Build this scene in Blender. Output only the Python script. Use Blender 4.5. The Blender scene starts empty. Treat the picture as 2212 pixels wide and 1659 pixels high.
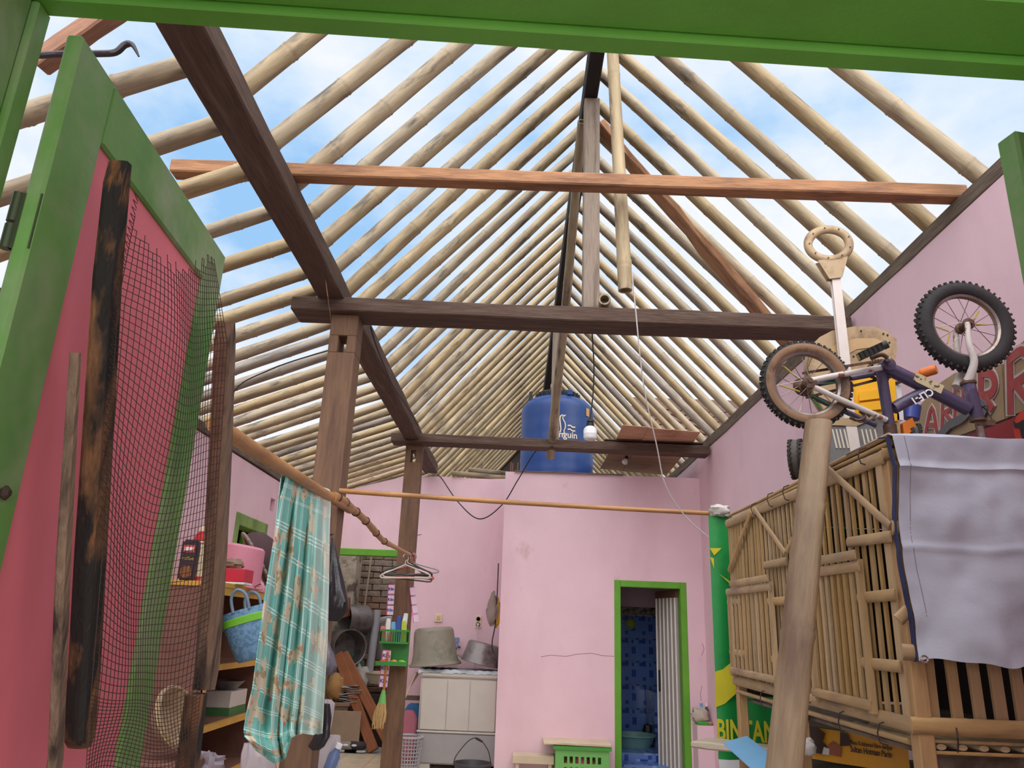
import bpy, bmesh, math, random
from mathutils import Vector as V, Matrix, noise as mnoise

# ---------------------------------------------------------------- camera
SC = bpy.context.scene
COL = SC.collection
IW, IH, FPX = 2212., 1659., 1655.
CAM_H = 1.30
def _axes(pitch=17.8, roll=2.2, yaw=.85):
    p, r, y = (math.radians(a) for a in (pitch, roll, yaw))
    f = V((0, math.cos(p), math.sin(p))); rt = V((1, 0, 0)); up = rt.cross(f)
    R = rt * math.cos(r) + up * math.sin(r); U = R.cross(f)
    Q = Matrix.Rotation(y, 3, 'Z')
    return Q @ R, Q @ U, Q @ f
CR, CU, CF = _axes()
CP = V((0, 0, CAM_H))
cam_data = bpy.data.cameras.new('camera')
cam = bpy.data.objects.new('camera', cam_data)
COL.objects.link(cam)
cam_data.sensor_width = 36.0
cam_data.sensor_fit = 'HORIZONTAL'
cam_data.lens = FPX / IW * 36.0
cam_data.clip_start = 0.02
cam_data.clip_end = 500
Mc = Matrix.Identity(4)
for i in range(3):
    Mc[i][0] = CR[i]; Mc[i][1] = CU[i]; Mc[i][2] = -CF[i]; Mc[i][3] = CP[i]
cam.matrix_world = Mc
SC.camera = cam

# ---------------------------------------------------------------- light
SC.view_settings.view_transform = 'Standard'
SC.view_settings.look = 'None'
SC.view_settings.gamma = 1.0
SC.view_settings.use_curve_mapping = False
SC.view_settings.exposure = 0.42

world = bpy.data.worlds.new('cloudy_sky')
SC.world = world
world.use_nodes = True
_n = world.node_tree.nodes; _l = world.node_tree.links
_n.clear()
_out = _n.new('ShaderNodeOutputWorld'); _bg = _n.new('ShaderNodeBackground')
_tc = _n.new('ShaderNodeTexCoord'); _mp = _n.new('ShaderNodeMapping')
_mp.inputs['Scale'].default_value = (1.0, 1.0, 1.7)
_mp.inputs['Location'].default_value = (3.1, 1.7, 0.4)
_no = _n.new('ShaderNodeTexNoise'); _no.inputs['Scale'].default_value = 2.6
_no.inputs['Detail'].default_value = 7; _no.inputs['Roughness'].default_value = .55
_rp = _n.new('ShaderNodeValToRGB')
_rp.color_ramp.elements[0].position = .31; _rp.color_ramp.elements[0].color = (.34, .60, .94, 1)
_rp.color_ramp.elements[1].position = .53; _rp.color_ramp.elements[1].color = (.92, .95, 1.0, 1)
_e = _rp.color_ramp.elements.new(.42); _e.color = (.66, .81, .99, 1)
_sx = _n.new('ShaderNodeSeparateXYZ'); _gr = _n.new('ShaderNodeMapRange')
_gr.inputs['From Min'].default_value = -.06; _gr.inputs['From Max'].default_value = .02
_mx = _n.new('ShaderNodeMixRGB'); _mx.inputs['Color1'].default_value = (.30, .27, .23, 1)
_l.new(_tc.outputs['Generated'], _mp.inputs['Vector']); _l.new(_mp.outputs['Vector'], _no.inputs['Vector'])
_l.new(_no.outputs['Fac'], _rp.inputs['Fac']); _l.new(_tc.outputs['Generated'], _sx.inputs['Vector'])
_l.new(_sx.outputs['Z'], _gr.inputs['Value']); _l.new(_gr.outputs['Result'], _mx.inputs['Fac'])
_l.new(_rp.outputs['Color'], _mx.inputs['Color2']); _l.new(_mx.outputs['Color'], _bg.inputs['Color'])
_l.new(_bg.outputs['Background'], _out.inputs['Surface'])
_bg.inputs['Strength'].default_value = .76

sun_data = bpy.data.lights.new('sun', 'SUN')
sun_data.energy = 4.5
sun_data.angle = math.radians(100)      # the sun behind bright thin cloud
sun_data.color = (1.0, .985, .98)
sun = bpy.data.objects.new('sun', sun_data)
COL.objects.link(sun)
sun.location = (-3, -4, 8)
sun.rotation_euler = V((-.10, .74, -.66)).to_track_quat('-Z', 'Y').to_euler()

# ---------------------------------------------------------------- pixel -> place
def ray(x, y): return CF + CR * ((x - IW / 2) / FPX) - CU * ((y - IH / 2) / FPX)
def onY(x, y, Y): d = ray(x, y); return CP + d * (Y / d.y)
def onX(x, y, X): d = ray(x, y); return CP + d * (X / d.x)
def onZ(x, y, Z): d = ray(x, y); return CP + d * ((Z - CAM_H) / d.z)

# ---------------------------------------------------------------- materials
MATS = {}
def srgb(c):
    if isinstance(c, str):
        c = c.lstrip('#'); c = [int(c[i:i+2], 16) / 255 for i in (0, 2, 4)]
    elif max(c) > 1.0: c = [v / 255 for v in c]
    return tuple(v / 12.92 if v <= .04045 else ((v + .055) / 1.055) ** 2.4 for v in c)
def _sc(c, k): return tuple(min(1, v * k) for v in c)

def mat(name, col, rough=.7, var=.12, scale=8., stretch=(1, 1, 1), metal=0., bump=0., bscale=None,
        col2=None, mask=(.52, .62), mscale=3., mstretch=(1, 1, 1), rand=0., hue=None, trans=0., alpha=1., spec=None, detail=5,
        col3=None, mask3=(.6, .7), mscale3=9., mstretch3=(1, 1, 1), coord='Object', sheen=0., emit=0., ior=None, sub=0.):
    """noise-varied principled material, in the object's own coordinates"""
    if name in MATS: return MATS[name]
    m = bpy.data.materials.new(name); m.use_nodes = True
    n = m.node_tree.nodes; l = m.node_tree.links
    b = n['Principled BSDF']
    c = srgb(col)
    tc = n.new('ShaderNodeTexCoord')
    def nz(sc, st, det=detail):
        mp = n.new('ShaderNodeMapping'); mp.inputs['Scale'].default_value = st
        no = n.new('ShaderNodeTexNoise'); no.inputs['Scale'].default_value = sc; no.inputs['Detail'].default_value = det
        no.inputs['Roughness'].default_value = .6
        l.new(tc.outputs[coord], mp.inputs['Vector']); l.new(mp.outputs['Vector'], no.inputs['Vector'])
        return no
    cur = None
    no = nz(scale, stretch)
    rp = n.new('ShaderNodeValToRGB')
    rp.color_ramp.elements[0].position = .3; rp.color_ramp.elements[0].color = (*_sc(c, 1 - var), 1)
    rp.color_ramp.elements[1].position = .7; rp.color_ramp.elements[1].color = (*_sc(c, 1 + var), 1)
    l.new(no.outputs['Fac'], rp.inputs['Fac']); cur = rp.outputs['Color']
    for cc, mk, ms, mst in ((col2, mask, mscale, mstretch), (col3, mask3, mscale3, mstretch3)):
        if cc is None: continue
        n2 = nz(ms, mst)
        r2 = n.new('ShaderNodeMapRange'); r2.inputs['From Min'].default_value = mk[0]; r2.inputs['From Max'].default_value = mk[1]
        mx = n.new('ShaderNodeMixRGB'); mx.inputs['Color2'].default_value = (*srgb(cc), 1)
        l.new(n2.outputs['Fac'], r2.inputs['Value']); l.new(r2.outputs['Result'], mx.inputs['Fac']); l.new(cur, mx.inputs['Color1'])
        cur = mx.outputs['Color']
    if rand:
        oi = n.new('ShaderNodeObjectInfo'); hs = n.new('ShaderNodeHueSaturation')
        mr = n.new('ShaderNodeMapRange'); mr.inputs['To Min'].default_value = 1 - rand; mr.inputs['To Max'].default_value = 1 + rand
        l.new(oi.outputs['Random'], mr.inputs['Value']); l.new(mr.outputs['Result'], hs.inputs['Value'])
        ma = n.new('ShaderNodeMath'); ma.operation = 'FRACT'; mb = n.new('ShaderNodeMath'); mb.operation = 'MULTIPLY'; mb.inputs[1].default_value = 7.31
        l.new(oi.outputs['Random'], mb.inputs[0]); l.new(mb.outputs[0], ma.inputs[0])
        ms_ = n.new('ShaderNodeMapRange'); ms_.inputs['To Min'].default_value = 1 - rand * 1.6; ms_.inputs['To Max'].default_value = 1 + rand * .8
        l.new(ma.outputs[0], ms_.inputs['Value']); l.new(ms_.outputs['Result'], hs.inputs['Saturation'])
        l.new(cur, hs.inputs['Color']); cur = hs.outputs['Color']
    l.new(cur, b.inputs['Base Color'])
    b.inputs['Roughness'].default_value = rough; b.inputs['Metallic'].default_value = metal
    if spec is not None: b.inputs['Specular IOR Level'].default_value = spec
    if ior: b.inputs['IOR'].default_value = ior
    if trans: b.inputs['Transmission Weight'].default_value = trans
    if alpha < 1: b.inputs['Alpha'].default_value = alpha
    if sub: b.inputs['Subsurface Weight'].default_value = sub; b.inputs['Subsurface Radius'].default_value = (.02, .02, .02)
    if emit: l.new(cur, b.inputs['Emission Color']); b.inputs['Emission Strength'].default_value = emit
    if bump:
        bn = nz(bscale or scale * 2, stretch, 4); bp = n.new('ShaderNodeBump'); bp.inputs['Strength'].default_value = bump; bp.inputs['Distance'].default_value = .02
        l.new(bn.outputs['Fac'], bp.inputs['Height']); l.new(bp.outputs['Normal'], b.inputs['Normal'])
    MATS[name] = m
    return m

# ---------------------------------------------------------------- mesh building
def frame(p0, p1, up=(0, 0, 1)):
    """matrix with local X from p0 to p1, local Z near up, origin p0"""
    p0 = V(p0); x = (V(p1) - p0).normalized(); u = V(up)
    if abs(x.dot(u)) > .98: u = V((0, 1, 0)) if abs(x.y) < .9 else V((1, 0, 0))
    y = u.cross(x).normalized(); z = x.cross(y)
    M = Matrix.Identity(4)
    for i in range(3): M[i][0] = x[i]; M[i][1] = y[i]; M[i][2] = z[i]; M[i][3] = p0[i]
    return M
def T(x, y=None, z=None):
    return Matrix.Translation(V(x) if y is None else V((x, y, z)))
def Rm(a, ax): return Matrix.Rotation(math.radians(a), 4, ax)
I4 = Matrix.Identity(4)
WM = {}

class MB:
    def __init__(s): s.v = []; s.f = []; s.mi = []; s.cur = 0
    def add(s, vs, fs, M=None):
        o = len(s.v)
        s.v += [(M @ V(p)) if M else V(p) for p in vs]
        s.f += [[i + o for i in f] for f in fs]; s.mi += [s.cur] * len(fs)
        return s
    def hexa(s, p):
        return s.add(p, [(3, 2, 1, 0), (4, 5, 6, 7), (0, 1, 5, 4), (1, 2, 6, 5), (2, 3, 7, 6), (3, 0, 4, 7)])
    def box(s, x0, x1, y0, y1, z0, z1, M=None):
        return s.add([(x0, y0, z0), (x1, y0, z0), (x1, y1, z0), (x0, y1, z0), (x0, y0, z1), (x1, y0, z1), (x1, y1, z1), (x0, y1, z1)],
                     [(3, 2, 1, 0), (4, 5, 6, 7), (0, 1, 5, 4), (1, 2, 6, 5), (2, 3, 7, 6), (3, 0, 4, 7)], M)
    def bar(s, p0, p1, w, h, up=(0, 0, 1)):
        L = (V(p1) - V(p0)).length
        return s.box(0, L, -w / 2, w / 2, -h / 2, h / 2, frame(p0, p1, up))
    def tube(s, pts, r, n=8, cap=True, flat=1., M=None, closed=False):
        pts = [V(p) for p in pts]; k = len(pts); vs = []; fs = []
        prev = None
        for i, p in enumerate(pts):
            if closed: t = pts[(i + 1) % k] - pts[i - 1]
            else: t = pts[min(i + 1, k - 1)] - pts[max(i - 1, 0)]
            t = t.normalized() if t.length > 1e-9 else V((1, 0, 0))
            if prev is None:
                a = V((0, 0, 1)) if abs(t.z) < .9 else V((0, 1, 0))
                u = t.cross(a).normalized()
            else:
                u = (prev - t * prev.dot(t)); u = u.normalized() if u.length > 1e-6 else t.orthogonal().normalized()
            prev = u; w = t.cross(u)
            rr = r[i] if isinstance(r, (list, tuple)) else r
            for j in range(n):
                a = 2 * math.pi * j / n
                vs.append(p + u * (math.cos(a) * rr) + w * (math.sin(a) * rr * flat))
        m = k if closed else k - 1
        for i in range(m):
            b = ((i + 1) % k) * n
            for j in range(n):
                fs.append((i * n + j, i * n + (j + 1) % n, b + (j + 1) % n, b + j))
        if cap and not closed:
            fs.append(tuple(range(n - 1, -1, -1))); fs.append(tuple(range((k - 1) * n, k * n)))
        return s.add(vs, fs, M)
    def lathe(s, prof, n=20, M=None, a0=0., a1=360., cap=True, sx=1., sy=1.):
        full = abs(a1 - a0) >= 359.9; k = n if full else n + 1
        vs = []; fs = []
        for r, z in prof:
            for j in range(k):
                a = math.radians(a0 + (a1 - a0) * j / n); vs.append((r * math.cos(a) * sx, r * math.sin(a) * sy, z))
        for i in range(len(prof) - 1):
            for j in range(n):
                j2 = (j + 1) % k if full else j + 1
                fs.append((i * k + j, i * k + j2, (i + 1) * k + j2, (i + 1) * k + j))
        if full and cap:
            if prof[0][0] > 1e-5: fs.append(tuple(range(k - 1, -1, -1)))
            if prof[-1][0] > 1e-5: fs.append(tuple(range((len(prof) - 1) * k, len(prof) * k)))
        return s.add(vs, fs, M)
    def prism(s, poly, d, M=None):
        k = len(poly)
        vs = [(x, y, 0) for x, y in poly] + [(x, y, d) for x, y in poly]
        fs = [tuple(range(k - 1, -1, -1)), tuple(range(k, 2 * k))] + [(i, (i + 1) % k, (i + 1) % k + k, i + k) for i in range(k)]
        return s.add(vs, fs, M)
    def ring(s, outer, inner, d, M=None):
        """flat ring (two loops of equal length) with thickness d"""
        k = len(outer)
        vs = [(x, y, z) for z in (0, d) for lp in (outer, inner) for x, y in lp]
        fs = []
        for i in range(k):
            j = (i + 1) % k
            fs += [(i, k + i, k + j, j), (2 * k + i, 2 * k + j, 3 * k + j, 3 * k + i), (i, j, 2 * k + j, 2 * k + i), (k + i, 3 * k + i, 3 * k + j, k + j)]
        return s.add(vs, fs, M)
    def grid(s, fn, nu, nv, M=None, thick=0.):
        vs = [V(fn(i / nu, j / nv)) for i in range(nu + 1) for j in range(nv + 1)]
        w = nv + 1
        fs = [(i * w + j, (i + 1) * w + j, (i + 1) * w + j + 1, i * w + j + 1) for i in range(nu) for j in range(nv)]
        if thick:
            nrm = [V((0, 0, 0)) for _ in vs]
            for f in fs:
                nn = (vs[f[1]] - vs[f[0]]).cross(vs[f[3]] - vs[f[0]])
                for i in f: nrm[i] += nn
            o = len(vs)
            vs2 = [p - (q.normalized() if q.length else q) * thick for p, q in zip(vs, nrm)]
            fs2 = [tuple(i + o for i in reversed(f)) for f in fs]
            ed = [(i * w, (i + 1) * w) for i in range(nu)] + [((i + 1) * w + nv, i * w + nv) for i in range(nu)] + \
                 [(j + 1, j) for j in range(nv)] + [(nu * w + j, nu * w + j + 1) for j in range(nv)]
            fs = fs + fs2 + [(b, a, a + o, b + o) for a, b in ed]
            vs = vs + vs2
        return s.add(vs, fs, M)
    def torus(s, R, r, nu=36, nv=10, M=None, flat=1.):
        pts = [(R * math.cos(2 * math.pi * i / nu), R * math.sin(2 * math.pi * i / nu), 0) for i in range(nu)]
        vs = []; fs = []
        for i in range(nu):
            a = 2 * math.pi * i / nu
            for j in range(nv):
                b = 2 * math.pi * j / nv; q = R + r * math.cos(b)
                vs.append((q * math.cos(a), q * math.sin(a), r * math.sin(b) * flat))
        for i in range(nu):
            for j in range(nv):
                fs.append((i * nv + j, ((i + 1) % nu) * nv + j, ((i + 1) % nu) * nv + (j + 1) % nv, i * nv + (j + 1) % nv))
        return s.add(vs, fs, M)
    def blob(s, c, rx, ry, rz, nu=14, nv=10, amp=0., fr=3., seed=0., M=None):
        vs = []; fs = []
        for i in range(nv + 1):
            ph = math.pi * i / nv
            for j in range(nu):
                th = 2 * math.pi * j / nu
                d = V((math.sin(ph) * math.cos(th), math.sin(ph) * math.sin(th), math.cos(ph)))
                k = 1 + amp * mnoise.noise(d * fr + V((seed, seed * 1.7, 0)))
                vs.append((c[0] + d.x * rx * k, c[1] + d.y * ry * k, c[2] + d.z * rz * k))
        for i in range(nv):
            for j in range(nu):
                fs.append((i * nu + j, (i + 1) * nu + j, (i + 1) * nu + (j + 1) % nu, i * nu + (j + 1) % nu))
        return s.add(vs, fs, M)
    def mesh(s, name, mats, smooth=False, bevel=0., bseg=1, weld=True):
        me = bpy.data.meshes.new(name)
        me.from_pydata([tuple(p) for p in s.v], [], [tuple(f) for f in s.f])
        for m in (mats if isinstance(mats, (list, tuple)) else [mats]): me.materials.append(m)
        if any(s.mi):
            for p, i in zip(me.polygons, s.mi): p.material_index = i
        bm = bmesh.new(); bm.from_mesh(me)
        if bevel:
            ed = [e for e in bm.edges if len(e.link_faces) == 2 and e.calc_face_angle(0) > .6]
            if ed: bmesh.ops.bevel(bm, geom=ed, offset=bevel, segments=bseg, affect='EDGES', clamp_overlap=True)
        bmesh.ops.recalc_face_normals(bm, faces=bm.faces)
        bm.to_mesh(me); bm.free()
        if smooth:
            me.polygons.foreach_set('use_smooth', [True] * len(me.polygons))
            try: me.set_sharp_from_angle(angle=math.radians(smooth if smooth is not True else 40))
            except Exception: pass
        me.update()
        return me
    def build(s, name, mats, parent=None, M=None, smooth=False, bevel=0., bseg=1):
        """one mesh object; M is its world matrix (mesh coordinates are local to M)"""
        return place(name, s.mesh(name, mats, smooth, bevel, bseg), parent, M)

def place(name, me, parent=None, M=None):
    o = bpy.data.objects.new(name, me); COL.objects.link(o)
    M = M.copy() if M else Matrix.Identity(4)
    WM[o.name] = M
    if parent is not None:
        o.parent = parent; o.matrix_basis = WM[parent.name].inverted() @ M
    else: o.matrix_basis = M
    return o
def tag(o, label, cat, group=None):
    o['label'] = label; o['category'] = cat
    if group: o['group'] = group
    return o
def thing(name, label, cat, loc=(0, 0, 0), group=None, M=None):
    o = bpy.data.objects.new(name, None); COL.objects.link(o)
    o.empty_display_size = .05
    M = M.copy() if M else T(loc); o.matrix_basis = M; WM[o.name] = M
    return tag(o, label, cat, group)
def structure(o): o['kind'] = 'structure'; return o
def sname(name, loc=(0, 0, 0)):
    o = bpy.data.objects.new(name, None); COL.objects.link(o); o.empty_display_size = .05
    o.matrix_basis = T(loc); WM[o.name] = T(loc); return structure(o)

def text_mesh(txt, size=.1, depth=.0, bold=0.):
    cu = bpy.data.curves.new('lettering', 'FONT'); cu.body = txt; cu.size = size; cu.extrude = depth
    cu.resolution_u = 3; cu.offset = bold; cu.align_x = 'LEFT'
    ob = bpy.data.objects.new('lettering_source', cu); COL.objects.link(ob)
    bpy.context.view_layer.update()
    me = bpy.data.meshes.new_from_object(ob)
    bpy.data.objects.remove(ob); bpy.data.curves.remove(cu)
    return me
def lettering(txt, size, m, parent, M, bold=0., name='lettering', depth=.0008, sx=1.):
    me = text_mesh(txt, size, depth, bold); me.materials.clear(); me.materials.append(m)
    return place(name, me, parent, M @ Matrix.Diagonal((sx, 1, 1, 1)))

RND = random.Random(7)
def timber(name, p0, p1, w, h, m, parent=None, up=(0, 0, 1), bevel=.006, wob=.0, seg=1, seed=None):
    """squared timber in its own frame (grain runs along local X); w across, h along up"""
    L = (V(p1) - V(p0)).length
    b = MB(); rr = random.Random(seed if seed is not None else RND.random())
    rings = []
    for i in range(seg + 1):
        x = L * i / seg
        j = [rr.uniform(-wob, wob) for _ in range(8)]
        rings.append([(x, -w / 2 + j[0], -h / 2 + j[1]), (x, w / 2 + j[2], -h / 2 + j[3]), (x, w / 2 + j[4], h / 2 + j[5]), (x, -w / 2 + j[6], h / 2 + j[7])])
    vs = [p for r in rings for p in r]; fs = [(3, 2, 1, 0), tuple(seg * 4 + k for k in range(4))]
    for i in range(seg):
        for k in range(4): fs.append((i * 4 + k, i * 4 + (k + 1) % 4, i * 4 + 4 + (k + 1) % 4, i * 4 + 4 + k))
    b.add(vs, fs)
    return b.build(name, m, parent, frame(p0, p1, up), bevel=bevel)
def bamboo(name, p0, p1, r, m, parent=None, inter=.36, n=12, bend=.0, taper=.9, hollow=False, seed=None, r1=None):
    """bamboo culm with swollen nodes in its own frame"""
    rr = random.Random(seed if seed is not None else RND.random())
    L = (V(p1) - V(p0)).length
    xs = [(0, 1.)]; x = rr.uniform(.05, inter)
    while x < L - .03:
        xs += [(x - .016, 1.0), (x - .006, 1.055), (x, 1.0), (x + .007, 1.09), (x + .02, 1.01)]
        if rr.random() < .8: xs.append((x + inter * .5, .985))
        x += inter * rr.uniform(.85, 1.15)
    xs = [q for q in xs if q[0] < L] + [(L, 1.)]
    ph = rr.uniform(0, 6.28); ph2 = rr.uniform(0, 6.28)
    pts = [(x, math.sin(math.pi * x / L) * bend * math.cos(ph) + .004 * math.sin(x * 2.1 + ph), math.sin(math.pi * x / L) * bend * math.sin(ph) + .004 * math.sin(x * 1.7 + ph2)) for x, _ in xs]
    e = taper if r1 is None else r1 / r
    rs = [r * k * (1 + (e - 1) * x / L) for x, k in xs]
    b = MB(); b.tube(pts, rs, n, cap=not hollow)
    if hollow:
        b.tube([pts[0], (pts[0][0] + .07, pts[0][1], pts[0][2])], [rs[0] * .72, rs[0] * .7], n, cap=True)
        k = len(b.v) - 2 * n
        for j in range(n): b.f.append((j, (j + 1) % n, k + (j + 1) % n, k + j)); b.mi.append(0)
        b.f = [f for f in b.f if not (len(f) == n and min(f) == k)]; b.mi = b.mi[:len(b.f)]
    return b.build(name, m, parent, frame(p0, p1), smooth=50)
def wire(name, pts, r, m, parent=None, n=5, smooth=True, sub=0):
    if sub: pts = spline(pts, sub)
    b = MB(); o = V(pts[0]); b.tube([V(p) - o for p in pts], r, n)
    return b.build(name, m, parent, T(o), smooth=smooth)
def spline(pts, k=6):
    pts = [V(p) for p in pts]; out = []
    for i in range(len(pts) - 1):
        a = pts[max(i - 1, 0)]; b = pts[i]; c = pts[i + 1]; d = pts[min(i + 2, len(pts) - 1)]
        for j in range(k):
            t = j / k
            out.append(.5 * ((2 * b) + (c - a) * t + (2 * a - 5 * b + 4 * c - d) * t * t + (3 * b - a - 3 * c + d) * t ** 3))
    out.append(pts[-1]); return out

# shared materials
DARKWOOD = mat('dark_timber', (80, 58, 46), .8, .3, 9, (1, 9, 9), bump=.35, bscale=14, col2=(108, 92, 80), mask=(.5, .78), mscale=4, mstretch=(.6, 7, 7))
POSTWOOD = mat('post_timber', (116, 86, 64), .75, .2, 8, (1, 9, 9), bump=.3, bscale=14, col2=(80, 54, 46), mask=(.5, .75), mscale=3, mstretch=(.6, 6, 6))
BLACKWOOD = mat('blackened_timber', (30, 24, 24), .8, .3, 8, (1, 8, 8), bump=.3)
GREYWOOD = mat('weathered_grey_timber', (112, 98, 84), .85, .22, 9, (1, 10, 10), bump=.35, bscale=14, col2=(80, 62, 54), mask=(.5, .7), mscale=5, mstretch=(.5, 6, 6))
ORANGEWOOD = mat('fresh_orange_timber', (160, 114, 78), .75, .22, 10, (.8, 7, 7), bump=.25, col2=(112, 74, 54), mask=(.5, .72), mscale=5, mstretch=(.7, 4, 4))
BAMBOO = mat('dry_bamboo', (160, 140, 106), .55, .14, 7, (.7, 6, 6), bump=.12, bscale=16, col2=(124, 104, 80), mask=(.48, .7), mscale=5, mstretch=(.8, 5, 5),
             col3=(84, 74, 62), mask3=(.58, .70), mscale3=7, mstretch3=(.5, 2, 2), rand=.13)
BAMBOOGREY = mat('grey_bamboo', (138, 124, 106), .6, .22, 7, (.7, 6, 6), bump=.15, bscale=16, col2=(92, 80, 70), mask=(.48, .7), mscale=5, mstretch=(.6, 4, 4), rand=.2)
POLEBAMBOO = mat('brown_bamboo_pole', (178, 128, 78), .45, .14, 6, (.7, 5, 5), bump=.1, col2=(136, 92, 54), mask=(.5, .75), mscale=4, mstretch=(.8, 4, 4))
PINK = mat('pink_wall_paint', (230, 196, 205), .85, .04, 2.2, bump=.05, bscale=30, col2=(216, 178, 188), mask=(.5, .8), mscale=1.3, mstretch=(1, 1, .35),
           col3=(196, 158, 152), mask3=(.66, .85), mscale3=3.3, mstretch3=(1, 1, .7))
GREEN = mat('bright_green_frame_paint', (96, 160, 40), .5, .08, 6, bump=.06)
BLACK = mat('black_plastic', (22, 22, 24), .5, .1)
WIREM = mat('rusty_dark_wire', (70, 52, 46), .7, .2, metal=.3)
CABLE = mat('black_cable', (28, 26, 27), .6, .1)
# ================================================================ setting
X_R, X_L, Y_BATH, Y_BACK = 1.82, -2.30, 7.70, 8.70
CEMENT = mat('grey_cement', (168, 160, 150), .9, .12, 3, bump=.15)
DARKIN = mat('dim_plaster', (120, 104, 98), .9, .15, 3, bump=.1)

fl = MB().box(-3.2, 2.2, -1.5, 11.5, -.12, -.006).build('floor', CEMENT); structure(fl)
TILE = mat('cream_floor_tile', (214, 196, 164), .25, .07, 3, col2=(180, 156, 126), mask=(.55, .75), mscale=2.3, bump=.02, rand=.04)
tile_me = MB().box(-.148, .148, -.148, .148, -.008, .004).mesh('tile', TILE, bevel=.002)
for i in range(11):
    for j in range(9):
        x, y = -2.15 + i * .3, 6.28 + j * .3
        if y > 7.66 and x > -.3: continue
        if y > 8.6 and not (-2.1 < x < -1.2): continue
        place('tile', tile_me, fl, T(x, y, 0))

def wall_boxes(us, vs, holes):
    """cells (u0,u1,v0,v1) of a rectangle us x vs minus holes"""
    U = sorted(set([us[0], us[1]] + [h[k] for h in holes for k in (0, 1)]))
    W = sorted(set([vs[0], vs[1]] + [h[k] for h in holes for k in (2, 3)]))
    out = []
    for a, b in zip(U, U[1:]):
        for c, d in zip(W, W[1:]):
            m = ((a + b) / 2, (c + d) / 2)
            if any(h[0] < m[0] < h[1] and h[2] < m[1] < h[3] for h in holes): continue
            out.append((a, b, c, d))
    return out

# right wall
b = MB().hexa([(X_R, .95, -.01), (X_R + .15, .95, -.01), (X_R + .15, 11.4, -.01), (X_R, 11.4, -.01), (X_R, .95, 3.032), (X_R + .15, .95, 3.032), (X_R + .15, 11.4, 3.065), (X_R, 11.4, 3.065)])
structure(b.build('wall_right', PINK))
# left wall with a doorway and an air hole
LD = (6.27, 7.07, 0.0, 2.14); LV = (7.09, 7.22, 2.27, 2.39)
b = MB()
for a, c, d, e in wall_boxes((2.3, 8.72), (-.01, 2.57), [LD, LV]): b.box(X_L - .15, X_L, a, c, d, e)
b.box(X_L - .17, X_L - .15, 7.0, 7.3, 2.2, 2.45)
wl = structure(b.build('wall_left', PINK))
# back wall with a sloping top and a doorway to the yard
b = MB()
DX0, DX1, DZ = -2.06, -1.17, 2.06
def btop(x): return 2.66 + (x - X_L) * .28 if x < -1.30 else 2.945
XS = [X_L, DX0, -1.9, -1.7, -1.5, -1.3, DX1, -.9, -.6, -.34, -.10]
rr = random.Random(3)
tops = [btop(x) + rr.uniform(-.008, .008) for x in XS]
for (x0, x1), (t0, t1) in zip(zip(XS, XS[1:]), zip(tops, tops[1:])):
    z0 = DZ if DX0 - .01 < x0 < DX1 - .01 else -.01
    b.hexa([(x0, Y_BACK, z0), (x1, Y_BACK, z0), (x1, Y_BACK + .15, z0), (x0, Y_BACK + .15, z0),
            (x0, Y_BACK, t0), (x1, Y_BACK, t1), (x1, Y_BACK + .15, t1), (x0, Y_BACK + .15, t0)])
structure(b.build('wall_back', PINK))
# bathroom block standing forward of the back wall
BD = (.955, 1.655, -.01, 1.803); BT = 2.835
b = MB()
for a, c, d, e in wall_boxes((-.145, X_R), (-.01, BT), [BD]): b.box(a, c, Y_BATH, Y_BATH + .12, d, e)
structure(b.build('wall_bathroom_front', PINK))
b = MB().box(-.145, -.025, Y_BATH + .12, 9.6, -.01, BT); structure(b.build('wall_bathroom_side', PINK))
b = MB().box(-.025, X_R, Y_BATH + .12, 9.6, BT - .12, BT - .005); structure(b.build('ceiling_bathroom', CEMENT))
# bathroom inside: tiled to z 1.5, painted above
BY = 9.35
b = MB().box(-.025, X_R, BY + .012, BY + .14, -.01, BT - .12); wb = structure(b.build('wall_bathroom_back', PINK))
def tile_mat():
    m = bpy.data.materials.new('blue_mosaic_tile'); m.use_nodes = True; n = m.node_tree.nodes; l = m.node_tree.links; bs = n['Principled BSDF']
    tc = n.new('ShaderNodeTexCoord'); 
    def chk(scale, thr, seedx):
        mp = n.new('ShaderNodeMapping'); mp.inputs['Location'].default_value = (seedx, .3, .2)
        sc = n.new('ShaderNodeVectorMath'); sc.operation = 'SCALE'; sc.inputs['Scale'].default_value = scale
        fl_ = n.new('ShaderNodeVectorMath'); fl_.operation = 'FLOOR'
        wn = n.new('ShaderNodeTexWhiteNoise'); wn.noise_dimensions = '3D'
        gt = n.new('ShaderNodeMath'); gt.operation = 'GREATER_THAN'; gt.inputs[1].default_value = thr
        l.new(tc.outputs['Object'], mp.inputs['Vector']); l.new(mp.outputs['Vector'], sc.inputs[0]); l.new(sc.outputs[0], fl_.inputs[0])
        l.new(fl_.outputs[0], wn.inputs['Vector']); l.new(wn.outputs['Value'], gt.inputs[0]); return gt
    c1 = chk(26, .78, 5.0); c2 = chk(26, .92, 9.0)
    m1 = n.new('ShaderNodeMixRGB'); m1.inputs['Color1'].default_value = (*srgb((104, 134, 196)), 1); m1.inputs['Color2'].default_value = (*srgb((48, 78, 158)), 1)
    m2 = n.new('ShaderNodeMixRGB'); m2.inputs['Color2'].default_value = (*srgb((136, 162, 212)), 1)
    l.new(c1.outputs[0], m1.inputs['Fac']); l.new(m1.outputs[0], m2.inputs['Color1']); l.new(c2.outputs[0], m2.inputs['Fac'])
    l.new(m2.outputs[0], bs.inputs['Base Color']); bs.inputs['Roughness'].default_value = .15
    return m
BTILE = tile_mat()
bt_me = MB().box(-.099, .099, -.012, .0, -.124, .124).mesh('wall_tile', BTILE, bevel=.002)
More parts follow.
